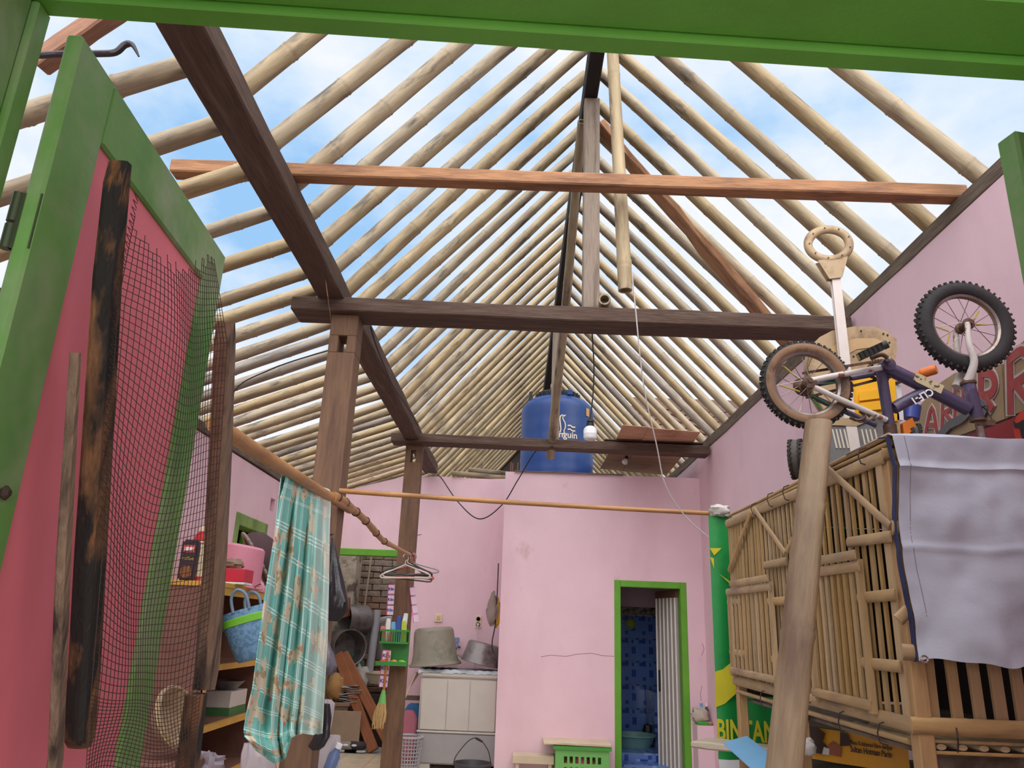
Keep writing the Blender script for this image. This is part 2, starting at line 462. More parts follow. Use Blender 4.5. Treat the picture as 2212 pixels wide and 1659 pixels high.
BORDER = mat('patterned_border_tile', (150, 132, 110), .3, .25, 30, col2=(60, 52, 46), mask=(.5, .54), mscale=28)
bo_me = MB().box(-.099, .099, -.014, .0, -.045, .045).mesh('border_tile', BORDER, bevel=.002)
for i in range(9):
    for j in range(6): place('wall_tile', bt_me, wb, T(.08 + i * .2, BY + .012, .14 + j * .25))
    place('border_tile', bo_me, wb, T(.08 + i * .2, BY + .012, .14 + 5.5 * .25 + .05))
b = MB().box(X_R - .022, X_R - .001, Y_BATH + .13, BY, 0, 1.46); structure(b.build('wall_bathroom_lining', BTILE))
b = MB().box(-.02, X_R - .025, Y_BATH + .3, BY, .0, .13); b.box(.3, X_R - .025, Y_BATH + .55, BY, .13, .2)
structure(b.build('floor_bathroom', BTILE))

# bathroom door: green frame, corrugated leaf folded inward
d1 = sname('door_1', (1.3, Y_BATH, 0))
fx0, fx1, fz, fw = BD[0], BD[1], BD[3], .062
for p, q in (((fx0 + fw / 2, Y_BATH + .05, 0), (fx0 + fw / 2, Y_BATH + .05, fz)), ((fx1 - fw / 2, Y_BATH + .05, 0), (fx1 - fw / 2, Y_BATH + .05, fz)),
             ((fx0 + fw, Y_BATH + .05, fz - fw / 2), (fx1 - fw, Y_BATH + .05, fz - fw / 2))):
    timber('door_frame', p, q, .11 if p[0] != q[0] else fw, fw if p[0] != q[0] else .11, GREEN, d1, up=(0, 0, 1) if p[0] != q[0] else (0, 1, 0), bevel=.004)
PVC = mat('grey_pvc_door', (168, 156, 150), .35, .1, 5, (1, 1, .2))
PVCW = mat('white_pvc_strip', (226, 220, 214), .35, .05)
# leaf hinged at the right jamb, swung inward
hx, hy = fx1 - fw - .01, Y_BATH + .10
la = V((onY(1424, 1500, Y_BATH + .45).x - hx, .36, 0)); Ll = la.length
Ml = frame((hx, hy, .03), (hx + la.x, hy + la.y, .03), (0, 0, 1))
lf = MB().box(0, Ll, -.012, .012, 0, fz - .11).build('door_leaf', PVC, d1, Ml, bevel=.003)
MB().box(-.005, Ll + .01, -.016, .016, fz - .17, fz - .10).build('top_rail', mat('dark_pvc_rail', (110, 78, 66), .5), lf, Ml, bevel=.003)
for k in range(6):
    u = Ll * (.06 + .185 * k)
    MB().box(u - .008, u + .008, -.022, .022, .0, fz - .17).build('ridge_strip', PVCW, lf, Ml, bevel=.004)
MB().box(Ll * .80, Ll * .84, .02, .04, .75, .95).build('door_handle', BLACK, lf, Ml, bevel=.004)

# left-wall doorway: green frame and a brown panel inside
d2 = sname('door_2', (X_L, 6.6, 0))
WGREEN = mat('worn_green_paint', (126, 156, 78), .6, .12, 5, bump=.1, col2=(96, 128, 60), mask=(.5, .7), mscale=4)
for p, q, w, h in (((X_L - .05, LD[0] + .035, 0), (X_L - .05, LD[0] + .035, 2.14), .13, .07), ((X_L - .05, LD[1] - .035, 0), (X_L - .05, LD[1] - .035, 2.14), .13, .07)):
    timber('door_frame', p, q, w, h, WGREEN, d2, up=(0, 1, 0))
timber('door_frame', (X_L - .05, LD[0] + .07, 2.09), (X_L - .05, LD[1] - .07, 2.09), .13, .10, WGREEN, d2)
BROWN = mat('varnished_brown_board', (150, 92, 56), .5, .14, 5, (4, 4, 1))
MB().box(X_L - .9, X_L - .87, 6.0, 7.4, 0, 2.0).build('inner_panel', BROWN, d2)
MB().box(X_L - .13, X_L - .09, 6.78, 7.0, .02, 2.02).build('door_leaf', GREEN, d2, bevel=.004)
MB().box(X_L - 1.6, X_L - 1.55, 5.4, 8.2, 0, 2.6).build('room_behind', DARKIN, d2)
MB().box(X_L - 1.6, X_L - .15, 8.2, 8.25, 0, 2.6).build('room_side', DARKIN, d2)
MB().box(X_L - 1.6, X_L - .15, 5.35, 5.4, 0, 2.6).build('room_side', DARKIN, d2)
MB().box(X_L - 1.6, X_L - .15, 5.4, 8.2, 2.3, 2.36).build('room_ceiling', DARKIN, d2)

# doorway lintel in the back wall (bright green)
d3 = sname('door_3', (-1.6, Y_BACK, 0))
timber('door_frame', (DX0, Y_BACK + .03, DZ + .005), (DX1, Y_BACK + .03, DZ + .005), .10, .075, GREEN, d3)
timber('door_frame', (DX0 + .03, Y_BACK + .05, 0), (DX0 + .03, Y_BACK + .05, DZ - .03), .06, .08, GREEN, d3, up=(0, 1, 0))
timber('door_frame', (DX1 - .03, Y_BACK + .05, 0), (DX1 - .03, Y_BACK + .05, DZ - .03), .06, .08, GREEN, d3, up=(0, 1, 0))

# yard behind the doorway: a brick wall, each brick laid singly
BRICKM = mat('weathered_brick', (150, 106, 78), .95, .2, 12, bump=.4, bscale=30, col2=(128, 114, 100), mask=(.42, .62), mscale=6, mstretch=(1, 1, 1), coord='Object', rand=.16)
MORT = mat('grey_mortar', (112, 98, 84), .95, .2, 10, bump=.3)
YB = 10.35
wy = structure(MB().box(-3.3, -.10, YB + .008, YB + .14, -.05, 2.75).build('wall_yard', MORT))
br_me = [MB().box(-.117, .117, -.012, .03, -.036, .036).mesh('brick', BRICKM, bevel=.006) for _ in range(1)]
GBRICK = mat('lime_washed_brick', (152, 136, 120), .95, .2, 12, bump=.5, bscale=30, col2=(122, 98, 80), mask=(.5, .66), mscale=8, rand=.14)
br_g = MB().box(-.117, .117, -.012, .03, -.036, .036).mesh('brick', GBRICK, bevel=.006)
rr = random.Random(12)
for j in range(33):
    for i in range(8):
        x = -2.72 + i * .24 + (.12 if j % 2 else 0) + rr.uniform(-.004, .004); z = .05 + j * .078
        if x > -.9: continue
        grey = z > 1.62 + rr.uniform(-.2, .2)
        place('brick', br_g if grey else br_me[0], wy, T(x, YB + rr.uniform(-.006, .008), z + rr.uniform(-.003, .003)) @ Rm(rr.uniform(-1.5, 1.5), 'Y') @ Matrix.Diagonal((rr.uniform(.93, 1.01), 1, rr.uniform(.9, 1.02), 1)))
# rough rendered side wall of the yard with a dark opening
ROUGH = mat('peeling_lime_render', (176, 164, 146), .95, .25, 9, bump=.6, bscale=14, col2=(104, 92, 80), mask=(.52, .6), mscale=6)
b = MB()
b.box(-2.34, -2.04, 9.98, 10.34, -.05, 2.75); b.box(-2.75, -2.6, 8.86, 10.34, -.05, 2.75)
structure(b.build('wall_yard_side', ROUGH))
# front wall around the doorway the photograph looks through
fa = V((-.64, .816, 0)); fb = V((.682, .887, 0)); fdir = (fb - fa).normalized(); fn = V((-fdir.y, fdir.x, 0))
MF = frame(fa, fb)
b = MB(); 
b.box(-1.75, -.09, -.12, .0, -.01, 3.0); b.box(1.46, 2.55, -.12, .0, -.01, 3.0); b.box(-.09, 1.46, -.12, .0, 2.17, 3.0)
structure(b.build('wall_front', PINK, None, MF))

CRK = mat('hairline_crack', (150, 110, 112), .9)
for nm, pts in (('crack', ((1168, 1419), (1190, 1415), (1222, 1418), (1247, 1413), (1278, 1411), (1300, 1416), (1327, 1418))), ('crack', ((1517, 1390), (1521, 1402), (1516, 1416))), ('crack', ((1516, 1482), (1513, 1500), (1515, 1514)))):
    ps = [onY(x, y, Y_BATH - .0005) for x, y in pts]; o_ = ps[0]
    MB().tube([p - o_ for p in ps], .0022, 4).build(nm, CRK, bpy.data.objects['wall_bathroom_front'], T(o_))

# unseen room round the camera, added to shade the doorway, back left open
ROOMW = mat('cream_room_wall', (206, 196, 178), .9, .06, 3)
structure(MB().box(-2.5, 2.5, -1.6, .70, 2.55, 2.65).build('ceiling', ROOMW))
structure(MB().box(-2.55, -2.45, -1.6, .70, -.1, 2.65).build('wall_near_left', ROOMW))
structure(MB().box(2.45, 2.55, -1.6, .70, -.1, 2.65).build('wall_near_right', ROOMW))
# ================================================================ roof frame
roof = thing('roof_frame', 'bare roof frame of bamboo rafters on dark timber beams and posts', 'roof frame', (-1.0, 3.95, 0))
RZ = 4.70                      # rafter axis height at the ridge
def upz_l(x): return 3.165 + (x + 1.03) * (RZ - 3.165) / 1.38
timber('wall_plate', (-1.088, .95, 3.07), (-1.083, 4.12, 3.065), .148, .098, DARKWOOD, roof, wob=.004, seg=8)
timber('wall_plate', (-1.05, 4.12, 3.06), (-1.035, 8.78, 3.05), .15, .11, DARKWOOD, roof, wob=.005, seg=10)
timber('wall_plate', (1.875, .98, 3.07), (1.875, 4.05, 3.08), .12, .075, GREYWOOD, roof, wob=.004, seg=8)
timber('wall_plate', (1.872, 4.05, 3.085), (1.870, 9.2, 3.11), .12, .095, GREYWOOD, roof, wob=.005, seg=8)
timber('left_wall_plate', (X_L - .06, 2.4, 2.60), (X_L - .06, 8.75, 2.63), .14, .07, GREYWOOD, roof, wob=.008, seg=14)
timber('ridge_beam', (.375, 1.0, 4.55), (.325, 13.2, 4.55), .085, .15, BLACKWOOD, roof)
timber('tie_beam', (-1.30, 4.00, 2.985), (1.80, 4.02, 2.975), .20, .085, DARKWOOD, roof, wob=.004, seg=10)
timber('tie_beam', (-1.24, 7.20, 3.015), (1.80, 7.22, 3.00), .19, .085, DARKWOOD, roof, wob=.004, seg=10)
o = timber('tie_beam', (-1.56, 2.90, 3.165), (1.86, 2.885, 3.145), .075, .06, ORANGEWOOD, roof, wob=.002, seg=8)
o['label'] = 'fresh orange tie beam'
KINGW = mat('pale_grey_post', (142, 126, 112), .85, .18, 9, (1, 10, 10), bump=.3, col2=(108, 92, 80), mask=(.5, .7), mscale=5, mstretch=(.5, 6, 6))
timber('king_post', (.372, 4.04, 3.02), (.372, 4.04, 4.475), .095, .085, KINGW, roof, up=(0, 1, 0))
timber('king_post', (.325, 7.25, 3.05), (.33, 7.25, 4.475), .085, .08, KINGW, roof, up=(0, 1, 0))
def post(x, y, w, ztop, hole_z, hh):
    b = MB(); hw = w / 2; s_ = .024
    # squared post with a mortise cut right through
    for (x0, x1, y0, y1, z0, z1) in ((-hw, hw, -hw, hw, 0, hole_z), (-hw, hw, -hw, hw, hole_z + hh, ztop),
                                     (-hw, -s_, -hw, hw, hole_z, hole_z + hh), (s_, hw, -hw, hw, hole_z, hole_z + hh)):
        b.box(z0, z1, x0, x1, y0, y1)
    return b.build('post', POSTWOOD, roof, frame((x, y, 0), (x, y, ztop), (0, 1, 0)) , bevel=.003)
post(-1.005, 4.03, .15, 2.945, 2.72, .10)
post(-1.03, 7.30, .155, 2.975, 2.80, .12)
# rafters
YL = [2.34, 2.68, 2.98, 3.26, 3.54, 3.82, 4.10, 4.38] + [4.66 + .275 * k for k in range(31)]
YR = [2.76, 3.13, 3.47, 3.73, 4.02, 4.30] + [4.57 + .262 * k for k in range(33)]
YLL = [2.21, 2.53, 2.86, 3.17, 3.50, 3.81, 4.05, 4.29] + [4.54 + .236 * k for k in range(30)]
rr = random.Random(21)
for i, y in enumerate(YL):
    r = rr.uniform(.036, .043); j = rr.uniform(-.02, .02)
    bamboo('rafter', (-1.12, y + j, upz_l(-1.12) + .02), (.34, y - j * .5, RZ + .02), r, BAMBOO, roof, bend=rr.uniform(0, .012), taper=.88, seed=i)
for i, y in enumerate(YR):
    r = rr.uniform(.036, .042); j = rr.uniform(-.02, .02); gz = 3.16
    bamboo('rafter', (1.87, y + j, gz - .045), (.38, y - j * .5, RZ + .015), r, BAMBOOGREY if i in (9, 16, 21) else BAMBOO, roof, bend=rr.uniform(0, .012), taper=.9, seed=100 + i)
for i, y in enumerate(YLL):
    r = rr.uniform(.037, .044); sl = .44 - .085 * (y - 2) / 6.6; j = rr.uniform(-.015, .015)
    x1 = -1.10; z1 = 3.185
    bamboo('rafter', (X_L - .2, y + j, z1 - sl * (x1 - X_L + .2)), (x1 + .03, y - j, z1 + .012), r, BAMBOOGREY if i in (9, 10, 18) else BAMBOO, roof, bend=rr.uniform(0, .015), taper=.92, seed=200 + i)
# split orange plank used as a rafter on the right slope
pa, pb = V((.472, 4.50, 4.635)), V((1.66, 4.50, 3.06))
o = timber('plank_rafter', pa, pb, .13, .045, ORANGEWOOD, roof, up=(1, 0, 1), wob=.008, seg=12); o['label'] = 'split orange plank rafter'
# ================================================================ the doorway in the foreground
def onPl(x, y, p0, n):
    d = ray(x, y); return CP + d * ((V(p0) - CP).dot(V(n)) / d.dot(V(n)))
FGREEN = mat('worn_dark_green_paint', (108, 156, 78), .55, .1, 5, bump=.12, bscale=22, col2=(150, 164, 126), mask=(.47, .63), mscale=5, mstretch=(.5, 1, .6),
             col3=(72, 136, 52), mask3=(.52, .62), mscale3=3, mstretch3=(.6, 1, .5))
LGREEN = mat('dark_green_lintel_paint', (106, 172, 66), .55, .1, 5, bump=.12, bscale=22, col2=(84, 146, 48), mask=(.5, .7), mscale=2.2, mstretch=(.3, 1, 1))
d4 = sname('door_4', (0, .86, 0))
def fr(name, boxes, m=FGREEN, bevel=.003):
    b = MB()
    for q in boxes: b.box(*q)
    return b.build(name, m, d4, MF, bevel=bevel)
fr('lintel', [(-.12, 1.50, -.034, .0, 2.05, 2.17), (-.12, 1.50, -.125, -.034, 2.062, 2.18)], LGREEN)
fr('door_jamb', [(-.10, .0, -.03, .0, 0, 2.05), (-.10, -.008, -.125, -.03, 0, 2.062)])
fr('door_jamb', [(1.345, 1.46, -.03, .0, 0, 2.05), (1.353, 1.46, -.125, -.03, 0, 2.062)])
DPINK = mat('faded_rose_door_paint', (240, 126, 140), .65, .07, 3, (1, 1, .5), bump=.06, col2=(220, 108, 122), mask=(.5, .75), mscale=2, mstretch=(1, 1, .3))
D0, D1 = V((-.597, .822, .03)), V((-.637, 1.46, .03)); DL = (D1 - D0).length
MD = frame(D0, D1)          # local x along the leaf, local y to the left (away from the room), z up
ZT = 2.0
lf = MB().box(.09, DL - .09, .007, .016, .1, ZT - .09).build('door_leaf', DPINK, d4, MD)
MB().box(0, .10, 0, .022, 0, ZT).build('stile', FGREEN, lf, MD, bevel=.004)
MB().box(DL - .10, DL, 0, .022, 0, ZT).build('stile', FGREEN, lf, MD, bevel=.004)
MB().box(.10, DL - .10, 0, .022, ZT - .10, ZT).build('top_rail', FGREEN, lf, MD, bevel=.004)
MB().box(.10, DL - .10, 0, .022, .0, .12).build('bottom_rail', FGREEN, lf, MD, bevel=.004)
MB().box(.10, DL - .10, 0, .022, .86, .97).build('middle_rail', FGREEN, lf, MD, bevel=.004)
for hz_ in (onY(10, 540, .83).z, .35):
    hx_ = onY(14, 490, .83); b = MB(); b.tube([(0, 0, 0), (0, 0, .032)], .007, 10); b.tube([(0, 0, .036), (0, 0, .075)], .007, 10); b.box(.004, .03, -.003, .003, 0, .075)
    b.build('hinge', mat('painted_hinge', (74, 84, 60), .5, .2, metal=.4), lf, T(-.628, .826, hz_), smooth=True)
MB().lathe([(.006, 0), (.009, .004), (.004, .009)], 10, T(.06, -.002, 1.43 - .03) @ Rm(90, 'X')).build('nail', WIREM, lf, MD)
# the other leaf folded back against the wall, only its edge shows
E0, E1 = V((.712, .962, .03)), V((1.345, 1.10, .03)); ME = frame(E0, E1)
lr = MB().box(.09, .56, .012, .024, .1, ZT - .09).build('door_leaf', DPINK, d4, ME)
for q in ((0, .10, 0, .036, 0, ZT), (.55, .648, 0, .036, 0, ZT)): MB().box(*q).build('stile', FGREEN, lr, ME, bevel=.004)
for q in ((.10, .55, 0, .036, ZT - .10, ZT), (.10, .55, 0, .036, 0, .12)): MB().box(*q).build('rail', FGREEN, lr, ME, bevel=.004)

# ---------------------------------------------------------------- wire mesh frame leaning in front of the leaf
XM = -.555
OLDWOOD = mat('old_rotten_board', (124, 84, 56), .85, .35, 9, (1, 6, 6), bump=.5, bscale=10, col2=(34, 28, 26), mask=(.47, .58), mscale=7, mstretch=(.6, 2, 2), col3=(160, 104, 56), mask3=(.58, .68), mscale3=8, mstretch3=(.5, 3, 3))
SPLITWOOD = mat('split_grey_board', (128, 102, 84), .85, .3, 9, (1, 8, 8), bump=.5, bscale=10, col2=(50, 38, 32), mask=(.5, .62), mscale=6, mstretch=(.5, 3, 3))
wf = thing('wire_mesh_frame', 'old board frame with torn wire mesh leaning against the pink door leaf', 'mesh panel', (XM, 1.4, 0))
def tapered(name, pts, w, t, m, rnd=0.):
    """board through points (y,z) on plane x=XM, width w list (in plane), thickness t"""
    b = MB(); n = len(pts); L = []; c = .22
    sec = [(-1, -1 + c * 2), (-1 + c, -1), (1 - c, -1), (1, -1 + c * 2), (1, 1 - c * 2), (1 - c, 1), (-1 + c, 1), (-1, 1 - c * 2)]
    for i, (y, z) in enumerate(pts):
        d = (V((0, *pts[min(i + 1, n - 1)])) - V((0, *pts[max(i - 1, 0)]))).normalized(); s_ = V((0, d.z, -d.y))
        for k, x_ in sec: L.append(V((x_ * t / 2, y, z)) + s_ * (k * w[i] / 2 * (1 + .05 * math.sin(i * 5 + k))))
    fs = [tuple(range(8)), tuple((n - 1) * 8 + k for k in range(7, -1, -1))]
    for i in range(n - 1):
        for k in range(8): fs.append((i * 8 + k, i * 8 + (k + 1) % 8, i * 8 + 8 + (k + 1) % 8, i * 8 + 8 + k))
    b.add([(p.z, p.y, p.x) for p in L], fs)
    M = Matrix(((0, 0, 1, XM), (0, 1, 0, 0), (1, 0, 0, 0), (0, 0, 0, 1)))
    return b.build(name, m, wf, M)
def pz(x, y, X=None): q = onX(x, y, XM if X is None else X); return (q.y, q.z)
tapered('board', [pz(260, 352), pz(252, 400), pz(232, 600), pz(214, 900), pz(196, 1200), pz(183, 1450), pz(172, 1590), pz(172, 1612)], [.014, .026, .033, .036, .038, .040, .036, .014], .026, OLDWOOD)
tapered('board', [pz(488, 697), pz(486, 740), pz(478, 950), pz(465, 1200), pz(448, 1440), pz(440, 1490)], [.018, .036, .042, .045, .05, .04], .03, SPLITWOOD)
p = pz(424, 1500); q = pz(405, 1659); dy = (q[0] - p[0]) / (q[1] - p[1])
tapered('board', [p, q, (p[0] + .12, .02)], [.04, .045, .05], .028, OLDWOOD)
p = pz(163, 762); q = pz(120, 1640)
o = tapered('strip', [p, ((p[0] + q[0]) / 2 - .004, (p[1] + q[1]) / 2), q, (q[0] + .1, .02)], [.006, .016, .018, .018], .012, SPLITWOOD)
# the mesh itself
ll = [(275, 425), (230, 650), (212, 900), (195, 1200), (170, 1500), (160, 1650), (150, 1800)]
rl = [(440, 545), (472, 740), (455, 1000), (440, 1250), (415, 1480), (400, 1620), (392, 1760)]
def interp(L, t):
    k = t * (len(L) - 1); i = min(int(k), len(L) - 2); f = k - i
    return V((L[i][0] * (1 - f) + L[i + 1][0] * f, L[i][1] * (1 - f) + L[i + 1][1] * f))
lw = [pz(*p) for p in ll]; rw = [pz(*p) for p in rl]
def mesh_pt(s, t):
    a = interp(lw, t); c = interp(rw, t); q = a.lerp(c, s)
    w = math.sin(math.pi * s)
    x = XM + .016 + w * (.016 * math.sin(5.5 * t + 2.2 * s) + .010 * math.sin(13 * t - 4 * s))
    sag = -.045 * w * math.sin(math.pi * min(1, t * 1.2)) + .012 * math.sin(9 * t + 5 * s) * w
    return V((x, q.x + .010 * w * math.sin(11 * t + 3 * s), q.y + sag))
NU, NV = 33, 96
b = MB(); rw_ = random.Random(5)
P = [[mesh_pt(i / NU, j / NV) for j in range(NV + 1)] for i in range(NU + 1)]
def seg(p, q, r=.00062):
    d = q - p
    if d.length < 1e-6: return
    u = d.orthogonal().normalized(); w = d.normalized().cross(u); vs = []
    for e in (p, q):
        for k in range(3): a = 2.0944 * k; vs.append(e + u * (math.cos(a) * r) + w * (math.sin(a) * r))
    b.add(vs, [(0, 1, 4, 3), (1, 2, 5, 4), (2, 0, 3, 5)])
def gone(i, j):  # torn upper edge
    s = i / NU; return j < 3 + 3 * math.sin(s * 5) + (2 * ((i * 7) % 3) / 3)
for i in range(NU + 1):
    for j in range(NV + 1):
        if gone(i, j): continue
        if j < NV: seg(P[i][j], P[i][j + 1])
        if i < NU and not gone(i + 1, j): seg(P[i][j], P[i + 1][j])
# loose loops along the left board
for k in range(44):
    t = .0 + k * .011; q = interp(lw, t); q2 = interp(lw, t + .008)
    a = V((XM + .016, q.x, q.y)); c = V((XM + .018, q.x - .016, q.y - .003)); d = V((XM + .016, q2.x, q2.y))
    seg(a, c); seg(c, d)
o = b.build('wire_mesh', WIREM, wf); o['kind'] = 'stuff'

# ---------------------------------------------------------------- top left corner: plank end and black hook by the jamb
pa, pb = onY(85, 140, 2.05), onY(240, 28, 2.0)
tag(timber('board', pa, pb + (pb - pa) * .4, .06, .075, mat('brown_roof_board', (150, 108, 84), .8, .2, 8, (1, 6, 6), bump=.3), None, wob=.003, seg=4), 'brown roof board end in the upper left corner of the doorway', 'board')
hk = spline([onY(80, 120, 1.98), onY(150, 116, 1.97), onY(215, 116, 1.96), onY(250, 113, 1.96), onY(270, 97, 1.96), onY(286, 97, 1.96), onY(300, 122, 1.96)], 5)
n = len(hk); b = MB(); b.tube([p - hk[0] for p in hk], [.0105 * (1 - .85 * max(0, (i / n - .72) / .28)) for i in range(n)], 9)
tag(b.build('iron_hook', mat('black_iron', (52, 44, 48), .5, .2, 12, bump=.2), None, T(hk[0]), smooth=True), 'curved black iron hook beside the top of the green door leaf', 'hook')
# ================================================================ bamboo cage on legs against the right wall
XC, YN, YF, ZB, ZTP = 1.00, 2.08, 3.67, 1.10, 1.815
SLAT = mat('split_bamboo_slat', (182, 146, 96), .6, .12, 6, (6, 6, .8), bump=.12, col2=(140, 108, 70), mask=(.5, .72), mscale=4, mstretch=(4, 4, .6), rand=.12)
RAIL = mat('half_bamboo_rail', (176, 142, 96), .55, .12, 6, (.8, 5, 5), bump=.1, col2=(132, 104, 76), mask=(.48, .7), mscale=4, mstretch=(.8, 4, 4), rand=.1)
CWOOD = mat('sawn_cage_timber', (176, 138, 94), .7, .14, 8, (1, 6, 6), bump=.2, col2=(160, 124, 88), mask=(.5, .7), mscale=4, mstretch=(.6, 5, 5))
cage = thing('bamboo_cage', 'tall slatted bamboo cage on wooden legs against the right wall', 'cage', (1.4, 2.9, 0))
for (x, y) in ((XC + .02, YN), (XC + .02, YF), (X_R - .04, YN), (X_R - .04, YF)):
    timber('leg', (x, y, 0), (x, y, ZTP), .04, .045, CWOOD, cage, up=(0, 1, 0), bevel=.003)
timber('leg', (XC + .02, 2.92, 0), (XC + .02, 2.92, ZB), .035, .035, CWOOD, cage, up=(0, 1, 0), bevel=.003)
def halfrail(name, p0, p1, out, r=.021, parent=cage, m=RAIL):
    """half-round bamboo batten from p0 to p1, round side towards out"""
    b = MB(); L = (V(p1) - V(p0)).length; n = 7
    prof = [(math.cos(math.pi * k / (n - 1)) * r, math.sin(math.pi * k / (n - 1)) * r * .42) for k in range(n)]
    xs = [0]; x = .1 + RND.random() * .15
    while x < L - .02: xs += [x - .006, x, x + .006]; x += RND.uniform(.2, .3)
    xs.append(L); vs = []; fs = []
    for i, x in enumerate(xs):
        k = 1.06 if 0 < i < len(xs) - 1 and i % 3 == 2 else 1.
        vs += [(x, a * k, c * k) for a, c in prof]
    for i in range(len(xs) - 1):
        for j in range(n): fs.append((i * n + j, i * n + (j + 1) % n, (i + 1) * n + (j + 1) % n, (i + 1) * n + j))
    fs += [tuple(range(n)), tuple(range((len(xs) - 1) * n, len(xs) * n))]
    b.add(vs, fs)
    return b.build(name, m, parent, frame(p0, p1, out), smooth=45)
OUT = (-1, 0, 0)
slat_me = MB().box(-.004, .004, -.5, .5, -.5, .5).mesh('slat', SLAT)
def slat(x, y, z0, z1, w, lean=0., parent=cage):
    return place('slat', slat_me, parent, T(x, y, (z0 + z1) / 2) @ Rm(lean, 'X') @ Matrix.Diagonal((1, w, z1 - z0, 1)))
rr = random.Random(4)
y = YN + .045; k = 0
while y < YF - .02:
    slat(XC + .006, y, ZB + .005, ZTP - .01, rr.uniform(.013, .020), rr.uniform(-.7, .7)); y += rr.uniform(.043, .052); k += 1
for y in (YN + .02,): slat(XC - .001, y, ZB + .03, ZTP - .03, .034)
halfrail('rail', (XC - .005, YN - .02, ZTP - .025), (XC - .005, YF + .02, ZTP + .005), OUT, .019)
halfrail('rail', (XC - .005, YN - .02, ZB + .012), (XC - .005, YF + .02, ZB + .022), OUT, .019)
for dz, dx in ((.008, .012), (.02, .03), (.03, .012)):
    bamboo('top_rod', (XC + dx, YN - .03, ZTP + dz), (XC + dx, YF + .04, ZTP + dz + .02), .008, RAIL, cage, inter=.3, n=8)
bamboo('bottom_rod', (XC + .004, YN + .03, ZB - .028), (XC + .004, YF, ZB - .022), .009, RAIL, cage, inter=.3, n=8)
def px(x, y, d=.0): return onX(x, y, XC - .012 - d)
for a, c in (((1783, 1008), (1924, 1138)), ((1623, 1104), (1574, 1232)), ((1630, 1100), (1697, 1196)), ((1700, 1190), (1740, 1110))):
    halfrail('brace', px(*a), px(*c), OUT, .013)
for a, c in (((1832, 1172), (1926, 1158)), ((1855, 1292), (1936, 1284)), ((1864, 1432), (1946, 1440)), ((1652, 1222), (1700, 1212)), ((1660, 1300), (1702, 1297)),
             ((1669, 1424), (1705, 1428)), ((1573, 1301), (1601, 1300)), ((1578, 1408), (1608, 1413)), ((1742, 1425), (1762, 1428))):
    halfrail('short_rail', px(*a), px(*c), OUT, .0155)
def cage_door(y0, y1, zt, zb, n):
    m = CWOOD; xd = XC - .012
    d = MB().box(xd - .016, xd, y0, y0 + .022, zb, zt).build('cage_door', SLAT, cage)
    MB().box(xd - .016, xd, y1 - .022, y1, zb, zt).build('stile', SLAT, d)
    for k in range(n):
        yy = y0 + .03 + (y1 - y0 - .06) * k / (n - 1)
        slat(xd - .004, yy, zb + .01, zt - .01, .021, rr.uniform(-.4, .4), d)
    halfrail('door_rail', (xd - .014, y0 - .01, zt - .02), (xd - .014, y1 + .005, zt - .012), OUT, .015, d)
    halfrail('door_rail', (xd - .014, y0, zb + .02), (xd - .014, y1, zb + .026), OUT, .014, d)
    halfrail('door_lug', (xd - .020, y0 - .005, zt + .012), (xd - .020, y1 - .08, zt + .02), OUT, .014, d)
qa, qb = px(1860, 1172), px(1742, 1200); cage_door(qa.y, qb.y, 1.53, 1.12, 9)
qa, qb = px(1668, 1222), px(1578, 1240); cage_door(qa.y, qb.y + .02, 1.515, 1.14, 10)
# wire ties
for (x, y, h) in ((1858, 972, 24), (1733, 1030, 22), (1694, 1052, 22), (1660, 1068, 20), (1625, 1090, 18), (1815, 1540, 34), (1745, 1520, 32), (1645, 1495, 26), (1900, 1564, 34)):
    p, q = px(x - 1, y, .012), px(x + 2, y + h * 1.2, .012)
    wire('wire_tie', [p + V((.02, 0, .008)), p, (p + q) / 2 + V((-.006, 0, 0)), q, q + V((.02, 0, -.006))], .0022, WIREM, cage)
# front (near) face
FO = (0, -1, 0)
for i in range(15):
    x = XC + .055 + i * .0545
    if x > X_R - .06: break
    place('slat', slat_me, cage, T(x, YN - .004, (ZB + ZTP) / 2) @ Rm(90, 'Z') @ Rm(rr.uniform(-.5, .5), 'X') @ Matrix.Diagonal((1.2, rr.uniform(.024, .031), ZTP - ZB, 1)))
halfrail('rail', (XC - .015, YN - .02, ZB + .012), (X_R - .02, YN - .02, ZB + .012), FO, .021)
halfrail('rail', (XC - .01, YN - .02, ZTP - .02), (X_R - .02, YN - .02, ZTP - .02), FO, .018)
for a, c in (((1926, 1140), (1948, 1142)), ((1948, 1408), (1975, 1410))):
    q0, q1 = onY(*a, YN - .03), onY(*c, YN - .03); halfrail('short_rail', q0, q1, FO, .02)
halfrail('brace', onY(1940, 1340, YN - .02), onY(2010, 1270, YN - .02), FO, .016)
for dz in (-.022, -.048):
    MB().box(XC + .03, X_R - .03, YN - .012, YN - .002, ZB + dz - .004, ZB + dz + .004).build('tray_strip', SLAT, cage, bevel=.002)
stick_me = MB().lathe([(.0, 0), (.0095, 0), (.0095, .5), (0, .5)], 10, Rm(-90, 'X')).mesh('tray_stick', mat('cut_stick_end', (190, 168, 132), .8, .15, 20), smooth=50)
for i in range(14): place('tray_stick', stick_me, cage, T(XC + .06 + i * .052, YN - .008, ZB - .035) @ Matrix.Diagonal((1.3, 1, .75, 1)))
wire('wire_tie', [onY(2066, 1572, YN - .045), onY(2069, 1592, YN - .05), onY(2070, 1612, YN - .03), onY(2069, 1625, YN - .02)], .002, WIREM, cage)
DUSTY = mat('dusty_grey_board', (128, 112, 100), .9, .2, 6, bump=.3, col2=(86, 72, 62), mask=(.5, .65), mscale=5)
MB().box(XC + .03, X_R - .02, YN + .02, YF, ZTP + .004, ZTP + .012).build('cage_roof', DUSTY, cage)
